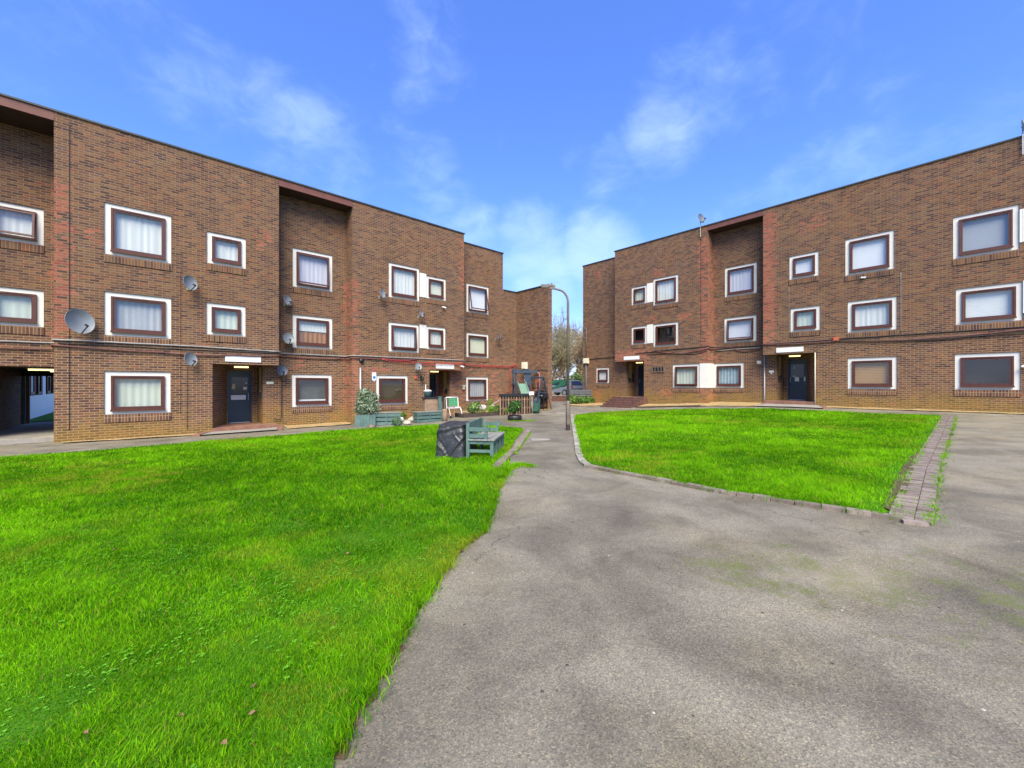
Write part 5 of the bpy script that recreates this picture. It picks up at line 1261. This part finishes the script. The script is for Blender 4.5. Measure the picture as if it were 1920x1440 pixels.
# barbecue and blue barrel
o = Lw(18.02, -1.75, 0); o.z = gz(o.x, o.y); r = thing('barbecue', 'black barbecue trolley against the far wing', 'barbecue', o, AZL - math.pi / 2 + .1)
m = MB(); m.box(-.35, .35, -.22, .22, .72, .98); m.build('firebox', M['black'], r)
m = MB(); m.tube([(-.35, .05, 1.0), (.05, .05, 1.0)], .18, 14); m.build('lid', M['black'], r)
for (x, y) in ((-.3, -.18), (.3, -.18), (-.3, .18), (.3, .18)): m = MB(); m.box(x - .025, x + .025, y - .025, y + .025, 0, .719); m.build('leg', M['black'], r)
m = MB(); m.box(-.3, .3, -.18, .18, .2, .24); m.build('shelf', M['darkwood'], r)
for k in range(3): m = MB(); m.tube([(-.05 + k * .13, -.221, .85), (-.05 + k * .13, -.25, .85)], .025, 8); m.build('knob', M['metalw'], r)
o = Lw(17.55, -1.75, 0); o.z = gz(o.x, o.y); r = thing('storage_barrel', 'dark blue barrel beside the barbecue', 'barrel', o); m = MB(); m.lathe([(.26, 0), (.29, .2), (.27, .4), (.29, .6), (.25, .72)], 16); m.build('body', M['blue'], r, True); m = MB(); m.lathe([(.26, .721), (.26, .76), (.02, .78)], 16); m.build('lid', M['black'], r, True)
o = Lw(17.6, -1.2, 0); o.z = gz(o.x, o.y) + 1.02; m = MB(); m.box(-.14, .14, -.1, .1, 0, .17); m.box(-.15, .15, -.11, .11, .171, .19); 
pfence = bpy.data.objects['picket_fence']
q = Matrix.Rotation(ang, 4, 'Z') @ Vector((L * .96, .036, .88)); m.build('food_tub', M['white'], None, loc=Vector(pfence.location) + q + Vector((0, 0, .2)), rz=ang, label='white tub standing at the right end of the picket fence', cat='tub')

# ------------------------------------------------------------------ beyond the gap: low wall, car park, car, fence, trees
yw = 34.; zw = -1.44
m = MB(); m.box(-6, 12, 0, .22, -.4, .44); lw = m.build('wall', M['stepbrick'], None, uv=True, loc=(1.2, yw, zw), label='low dark brick wall at the end of the path', cat='wall')
m = MB(); m.box(-6.02, 12.02, -.03, .25, .442, .49); m.build('coping', M['concrete'], lw); lw.name = 'low_wall'
m = MB(); m.box(-60, 60, 0, 40, -1.0, 0.); m.build('car_park', M['asphalt'], None, loc=(0, yw + .4, -1.12), kind='structure')
# car
cx, cy = 4.65, 38.6; hd = math.atan2(.8, -.6)
r = thing('parked_car', 'silver estate car parked behind the low wall', 'car', (cx, cy, -1.12), hd)
# car local: +x forward, rear at x = -2.1
prof = [(-2.15, .35), (-2.18, .75), (-2.08, .98), (-1.85, 1.42), (-1.55, 1.47), (.1, 1.45), (.55, 1.30), (1.05, .98), (1.75, .86), (2.1, .68), (2.12, .35)]
m = MB(); W2 = .86
def car_section(m, pr, w, wt):
    n = len(pr); i0 = len(m.v)
    for s in (-1, 1):
        for (x, z) in pr: k = max(0, (z - .95) / .5); m.v.append((x, s * (w - (w - wt) * k), z))
    for i in range(n): a = i0 + i; b = i0 + (i + 1) % n; m.f.append((a, b, b + n, a + n)); m.mi.append(0)
    m.f.append(tuple(i0 + i for i in range(n))[::-1]); m.f.append(tuple(i0 + n + i for i in range(n))); m.mi += [0, 0]
car_section(m, prof, W2, .66); m.build('body', M['silver'], r)
m = MB(); m.box(-1.4, .45, .0, .03, 0, .34); 
g1 = MB()
for s in (-1, 1): g1.face([(-1.8, s * .832, 1.0), (.85, s * .832, 1.0), (.35, s * .725, 1.36), (-1.62, s * .705, 1.40)])
g1.face([(-2.10, -.70, 1.02), (-2.10, .70, 1.02), (-1.91, .58, 1.38), (-1.91, -.58, 1.38)]); g1.build('windows', M['carglass'], r)
for (x, s) in ((-1.35, 1), (-1.35, -1), (1.35, 1), (1.35, -1)):
    T = Matrix.Translation((x, s * .80, .32)) @ Matrix.Rotation(math.pi / 2, 4, 'X')
    m = MB(); m.lathe([(.2, -.10), (.32, -.09), (.32, .09), (.2, .10)], 18, T); w = m.build('wheel', M['tyre'], r); m = MB(); m.lathe([(.02, -.105), (.2, -.104), (.2, .104), (.02, .105)], 14, T); m.build('rim', M['silver'], w)
for s in (-1, 1): m = MB(); m.box(-2.22, -2.02, s * .83 - .12 * (s > 0), s * .83 + .12 * (s < 0), .78, .95); m.build('tail_light', M['redlight'], r)
m = MB(); m.box(-2.28, -2.1, -.84, .84, .3, .55); m.build('bumper', M['grey'], r)
for s in (-1, 1): m = MB(); m.bar((-1.5, s * .6, 1.50), (.1, s * .6, 1.49), .04); m.build('roof_rail', M['black'], r)
m = MB(); pr2 = [(-1.5, .98), (-1.42, 1.50), (.1, 1.50), (.6, 1.36), (1.1, 1.04), (1.8, .92), (2.15, .72), (2.17, .5), (.5, .62)]
car_section(m, pr2, .92, .72); m.build('car_cover', M['carcover'], None, loc=(cx, cy, -1.118), rz=hd, label='green fabric cover pulled over the front of the silver car', cat='car cover')
# slatted fence right of the gap
o = Vector((4.3, 31.0, 0)); o.z = gz(o.x, o.y); r = thing('slat_fence', 'low grey slatted fence beside the corner of the right block', 'fence', o, .1)
for k in range(3): m = MB(); m.box(0, 2.4, -.02, .02, .55 + k * .18, .68 + k * .18); m.build('slat', M['slate'], r)
for x in (0.1, 1.2, 2.3): m = MB(); m.box(x - .04, x + .04, .021, .08, 0, 1.1); m.build('post', M['slate'], r)
o = Vector((4.5, 30.0, 0)); o.z = gz(o.x, o.y); r = thing('ivy_bush', 'low dark green bush at the foot of the slatted fence', 'bush', o); leafcloud('foliage', [(0, 0, .35, .55, .4, .35), (.8, .1, .3, .5, .35, .3)], 900, .09, GR + [(.16, .18, .04)], r); stems(r, 6, .3, .4, M['stemw'], .01)
o = Rw(-18.9, .45, 0); o.z = gz(o.x, o.y); r = thing('leafy_plant', 'dark weed at the foot of the far right corner', 'plant', o); leafcloud('foliage', [(0, 0, .25, .3, .25, .25)], 350, .06, GR, r); stems(r, 5, .12, .2, M['stemw'], .006)

def bare_tree(name, label, x, y, z, h, seed, tint, leafc=None, group='bare trees beyond the car park'):
    r = np.random.default_rng(seed); root = thing(name, label, 'tree', (x, y, z), 0, group)
    segs = {0: [], 1: []}
    def grow(p, d, L, rad, lev):
        n = 3; q = p.copy(); dd = d.copy()
        for k in range(n):
            dd = dd + r.normal(0, .12, 3) + np.array([0, 0, .07]); dd /= np.linalg.norm(dd); e = q + dd * L / n
            segs[0 if lev == 0 else 1].append((q, e, rad * (1 - .25 * k / n), rad * (1 - .25 * (k + 1) / n))); q = e
            if lev < 5 and (k > 0 or lev > 0):
                for _ in range(2 if lev < 3 else 1 + (lev < 5)):
                    t = r.normal(0, 1, 3); t -= t.dot(dd) * dd; t /= np.linalg.norm(t); a = r.uniform(.3, .75)
                    if r.random() < .86: grow(q - dd * L / n * r.random() * .6, dd * math.cos(a) + t * math.sin(a), L * r.uniform(.52, .74), rad * .52, lev + 1)
        return
    grow(np.zeros(3), np.array([0, 0, 1.]), h * .42, h * .016, 0)
    for key, nm in ((0, 'trunk'), (1, 'crown')):
        S = segs[key]; P0 = np.array([s[0] for s in S]); P1 = np.array([s[1] for s in S]); R0 = np.maximum(np.array([s[2] for s in S]), .011); R1 = np.maximum(np.array([s[3] for s in S]), .009)
        d = P1 - P0; d /= np.linalg.norm(d, axis=1)[:, None]; u = np.cross(d, np.array([.3, .8, .5])); u /= np.linalg.norm(u, axis=1)[:, None]; v = np.cross(d, u); N = 3 if key else 8
        V = []
        for P, R in ((P0, R0), (P1, R1)):
            for j in range(N): t = 2 * math.pi * j / N; V.append(P + (u * math.cos(t) + v * math.sin(t)) * R[:, None])
        V = np.stack(V, 1); n = len(S); i0 = np.arange(n)[:, None] * (2 * N); Q = np.concatenate([np.stack([i0[:, 0] + j, i0[:, 0] + (j + 1) % N, i0[:, 0] + N + (j + 1) % N, i0[:, 0] + N + j], 1) for j in range(N)])
        c = np.array(tint) * r.uniform(1.0, 1.8, (n, 1))
        arr_mesh(nm, V.reshape(-1, 3), Q, None, M['bark'], np.repeat(c, 2 * N, 0), root)
    if leafc:
        tips = np.array([s[1] for s in segs[1] if s[2] < h * .0012]);
        if len(tips) > 2:
            tips = tips[r.choice(len(tips), min(320, len(tips)), replace=False)]; n = len(tips); s = .08
            c = tips + r.normal(0, .15, (n, 3)); u = r.normal(size=(n, 3)) * s; v = r.normal(size=(n, 3)) * s; V = np.stack([c - u, c + v * .6, c + u, c - v * .6], 1).reshape(-1, 3); i0 = np.arange(n) * 4
            cc = np.array(leafc)[r.integers(0, len(leafc), n)] * r.uniform(.7, 1.3, (n, 1))
            arr_mesh('leaves', V, np.stack([i0, i0 + 1, i0 + 2, i0 + 3], 1), None, M['leaf'], np.repeat(cc, 4, 0), root)
    return root
OL = [(.22, .20, .08), (.28, .24, .10), (.16, .18, .06)]; OR = [(.34, .17, .06), (.26, .14, .06), (.28, .22, .09)]
for (lb, x, y, h, sd, tint, lc) in (('tall pale bare tree behind the car, left of the lamp post', 3.7, 53, 11.0, 3, (.23, .19, .13), OL), ('tall bare tree with olive twigs right behind the lamp post', 7.7, 55, 11.4, 5, (.21, .18, .12), OL),
        ('bare tree with orange brown leaves by the right block corner', 9.3, 51, 9.2, 8, (.20, .15, .10), OR), ('slender bare tree farther back in the gap', 5.7, 60, 12.6, 13, (.24, .20, .14), OL),
        ('low twiggy tree with russet leaves behind the green car cover', 4.7, 47, 6.4, 21, (.20, .15, .10), OR), ('bare tree half hidden behind the far left wing', 1.6, 58, 11.6, 34, (.21, .18, .12), OL),
        ('pale multi twigged tree seen just right of the lamp post', 8.9, 60, 11.5, 55, (.24, .20, .14), OL), ('bushy olive twigged tree in the middle of the gap', 6.4, 49, 7.6, 61, (.20, .17, .10), OL), ('tall thin bare tree at the back of the wood', 10.4, 62, 12.5, 77, (.23, .19, .13), OL)):
    bare_tree('bare_tree', lb, x, y, -1.1, h, sd, tint, lc)
o = thing('ivy_bush', 'fresh green bush behind the rear of the silver car', 'bush', (6.9, 44, -1.1)); leafcloud('foliage', [(0, 0, 1.3, .9, .7, 1.1), (.8, .2, 1.0, .8, .6, .9)], 1500, .13, [(.10, .18, .04), (.16, .26, .06), (.20, .24, .08)], o); stems(o, 8, .5, 1.3, M['stemw'], .02)
ub = [(x, 50 + 3 * math.sin(x * 2.1), -.2 + .5 * math.sin(x * 3.3), 1.3, 1.2, 1.9 + .4 * math.sin(x * 1.7)) for x in np.arange(-6, 18, 1.3)]
leafcloud('undergrowth', ub, 12000, .13, OR + OL + [(.12, .10, .05)], kind='stuff', label='tangled brown undergrowth below the trees', cat='undergrowth')

# ------------------------------------------------------------------ rear court seen through the archway
r = thing('rear_building', 'white based brick building seen through the archway', 'building', Lw(-4.35, 8.4, 0), AZL)
m = MB()
# wall in the plane x = 0 of this frame, facing +x
def wx(m, y0, y1, z0, z1, x=0.): m.face([(x, y0, z0), (x, y1, z0), (x, y1, z1), (x, y0, z1)])
wx(m, 0, 22, -1, 7); m.face([(0, 0, -1), (0, 0, 7), (-7, 0, 7), (-7, 0, -1)]); m.face([(0, 22, -1), (-7, 22, -1), (-7, 22, 7), (0, 22, 7)]); m.face([(0, 0, 7), (0, 22, 7), (-7, 22, 7), (-7, 0, 7)])
m.build('wall', M['brickL'], r, uv=True)
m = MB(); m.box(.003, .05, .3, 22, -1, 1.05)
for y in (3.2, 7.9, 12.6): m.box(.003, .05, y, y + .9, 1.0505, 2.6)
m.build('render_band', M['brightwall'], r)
for y in (1.2, 4.4, 6.4, 9.2, 11.2):
    m = MB(); ring(m, y, y + 1.0, 1.12, 2.2, .1, .1, .1, .12, .004, .08); m.v = [(v[1], v[0], v[2]) for v in m.v]; m.f = [f[::-1] for f in m.f]; w = m.build('window', M['frame'], r)
    m = MB(); m.box(.004, .03, y + .1, y + .9, 1.24, 2.1); m.build('pane', M['carglass'] if y > 5 else M['blindw'], w)
yy = [Lw(x, y, 0) for x, y in ((-4.2, 10.2), (-4.2, 28), (1.5, 28), (1.5, 13.5), (-2.6, 10.6))]
sheet('rear_lawn', [(p.x, p.y) for p in yy], M['lawn'], .03, 1., .01)

# fallen leaves on the near lawn
M['deadleaf'] = plain('dead leaf', (.20, .125, .055), .8, .3, 12)
lf = None
for (px, lb) in (((474, 1352), 'pale brown dead leaf by the lawn edge near the path'), ((160, 1390), 'dark dead leaf near the lower left corner of the lawn'), ((420, 1410), 'dead leaf at the bottom of the lawn'), ((215, 1037), 'brown dead leaf alone in the middle of the left lawn'),
                 ((475, 1300), 'dead leaf right of the yellow grass patch'), ((653, 1045), 'orange dead leaf close to the path edge'), ((868, 885), 'pale dead leaf near the bench'), ((340, 1357), 'grey brown dead leaf among clover')):
    p = G(*px); p.z += .036; m = MB(); s = random.uniform(.014, .024)
    m.v = [(-s, 0, .004), (-.3 * s, .55 * s, .012), (.6 * s, .45 * s, .004), (1.1 * s, 0, .010), (.6 * s, -.45 * s, .014), (-.3 * s, -.55 * s, .003), (0, 0, -.003)]
    m.f = [(6, i, (i + 1) % 6) for i in range(6)]; m.mi = [0] * 6
    o = m.build('fallen_leaf', M['deadleaf'], None, loc=p, rz=random.uniform(0, 6), label=lb, cat='leaf', group='fallen leaves')

# ------------------------------------------------------------------ sky, sun, camera
w = bpy.data.worlds.new('World'); SC.world = w; w.use_nodes = True; nt = w.node_tree; nt.nodes.clear()
SUN_EL, SUN_AZ = math.radians(48), math.radians(273)      # azimuth of the direction towards the sun, from +X
sky = nt.nodes.new('ShaderNodeTexSky'); sky.sky_type = 'NISHITA'; sky.sun_disc = False; sky.sun_elevation = SUN_EL; sky.sun_rotation = math.pi / 2 - SUN_AZ; sky.air_density = 1.0; sky.dust_density = .4; sky.ozone_density = 2.5
W_ = NT.__new__(NT); W_.t = nt
tc = nt.nodes.new('ShaderNodeTexCoord').outputs['Generated']
hs = W_.n('HueSaturation', {'Hue': .5, 'Saturation': 1.22, 'Value': 1.0}); nt.links.new(sky.outputs[0], hs.inputs['Color'])
sp = W_.n('SeparateXYZ', {0: tc}); zc = W_.math('MAXIMUM', sp.outputs[2], .06)
pl = W_.n('CombineXYZ', {0: W_.math('DIVIDE', sp.outputs[0], zc), 1: W_.math('DIVIDE', sp.outputs[1], zc)}).outputs[0]
mp = W_.n('Mapping', {'Vector': tc, 'Scale': (2.6, 2.6, 4.2), 'Rotation': (0, .5, .35)}).outputs[0]
wisps = W_.math('ADD', W_.math('MULTIPLY', W_.noise(mp, 1.5, 8, .55, dist=.35), .7), W_.math('MULTIPLY', W_.noise(mp, 6., 5, .6, dist=.6), .3))
def blob(px, py, rad, st):
    d = Vector(((px - 960) / F, 1, (719.5 - py) / F)).normalized()
    dp = W_.n('VectorMath', {0: tc, 1: tuple(d)}, operation='DOT_PRODUCT').outputs['Value']
    return W_.math('MULTIPLY', W_.n('MapRange', {0: dp, 1: math.cos(math.radians(rad)), 2: 1., 3: 0., 4: 1.}, interpolation_type='SMOOTHSTEP').outputs[0], st)
tot = None
for b in ((250, 120, 9, .6), (380, 180, 8, .8), (540, 235, 8, 1.), (620, 320, 6, .7), (1290, 160, 8, .9), (1250, 250, 6, 1.1), (1500, 60, 12, .5), (990, 455, 7, 1.5), (1120, 470, 7, 1.4), (900, 450, 6, 1.2), (1020, 520, 6, 1.3), (800, 150, 8, .45), (810, 290, 5, .5), (1150, 330, 5, .45), (850, 380, 5, .4), (1560, 330, 7, .5)):
    k = blob(*b); tot = k if tot is None else W_.math('MAXIMUM', tot, k)
cm = W_.n('MapRange', {0: W_.math('ADD', wisps, W_.math('MULTIPLY', tot, .22)), 1: .52, 2: .98, 3: 0., 4: 1.}, interpolation_type='SMOOTHSTEP').outputs[0]
low = W_.n('MapRange', {0: sp.outputs[2], 1: .02, 2: .36, 3: .45, 4: 0.}).outputs[0]       # thin high haze of the sky itself towards the horizon
mul = W_.mix(1., hs.outputs[0], W_.mix(W_.remap(sp.outputs[2], .22, .68), (.84, .82, 1.08), (1.20, 1.01, 1.38)), 'MULTIPLY')
pale = W_.mix(low, mul, (1.15, 2.2, 5.0))
c = W_.mix(W_.math('MULTIPLY', cm, .40), pale, (3.7, 4.7, 7.2))
bg = W_.n('Background', {'Strength': .1}); nt.links.new(c, bg.inputs[0]); out = nt.nodes.new('ShaderNodeOutputWorld'); nt.links.new(bg.outputs[0], out.inputs[0])

sl = bpy.data.lights.new('sun', 'SUN'); sl.energy = 3.0; sl.angle = math.radians(40); sl.color = (1., .94, .70)
so = bpy.data.objects.new('sun', sl); COL.objects.link(so)
dirv = Vector((math.cos(SUN_EL) * math.cos(SUN_AZ), math.cos(SUN_EL) * math.sin(SUN_AZ), math.sin(SUN_EL))); so.rotation_euler = dirv.to_track_quat('Z', 'Y').to_euler(); so.location = dirv * 60

cd = bpy.data.cameras.new('camera'); cam = bpy.data.objects.new('camera', cd); COL.objects.link(cam)
cd.sensor_width = 36; cd.lens = F / 1920 * 36; cd.clip_start = .05; cd.clip_end = 3000; cam.location = (0, 0, 0); cam.rotation_euler = (math.pi / 2, 0, 0)
SC.camera = cam
SC.view_settings.view_transform = 'Standard'; SC.view_settings.look = 'None'; SC.view_settings.exposure = 1.5; SC.view_settings.gamma = 1.
SC.cycles.max_bounces = 6; SC.cycles.transparent_max_bounces = 8
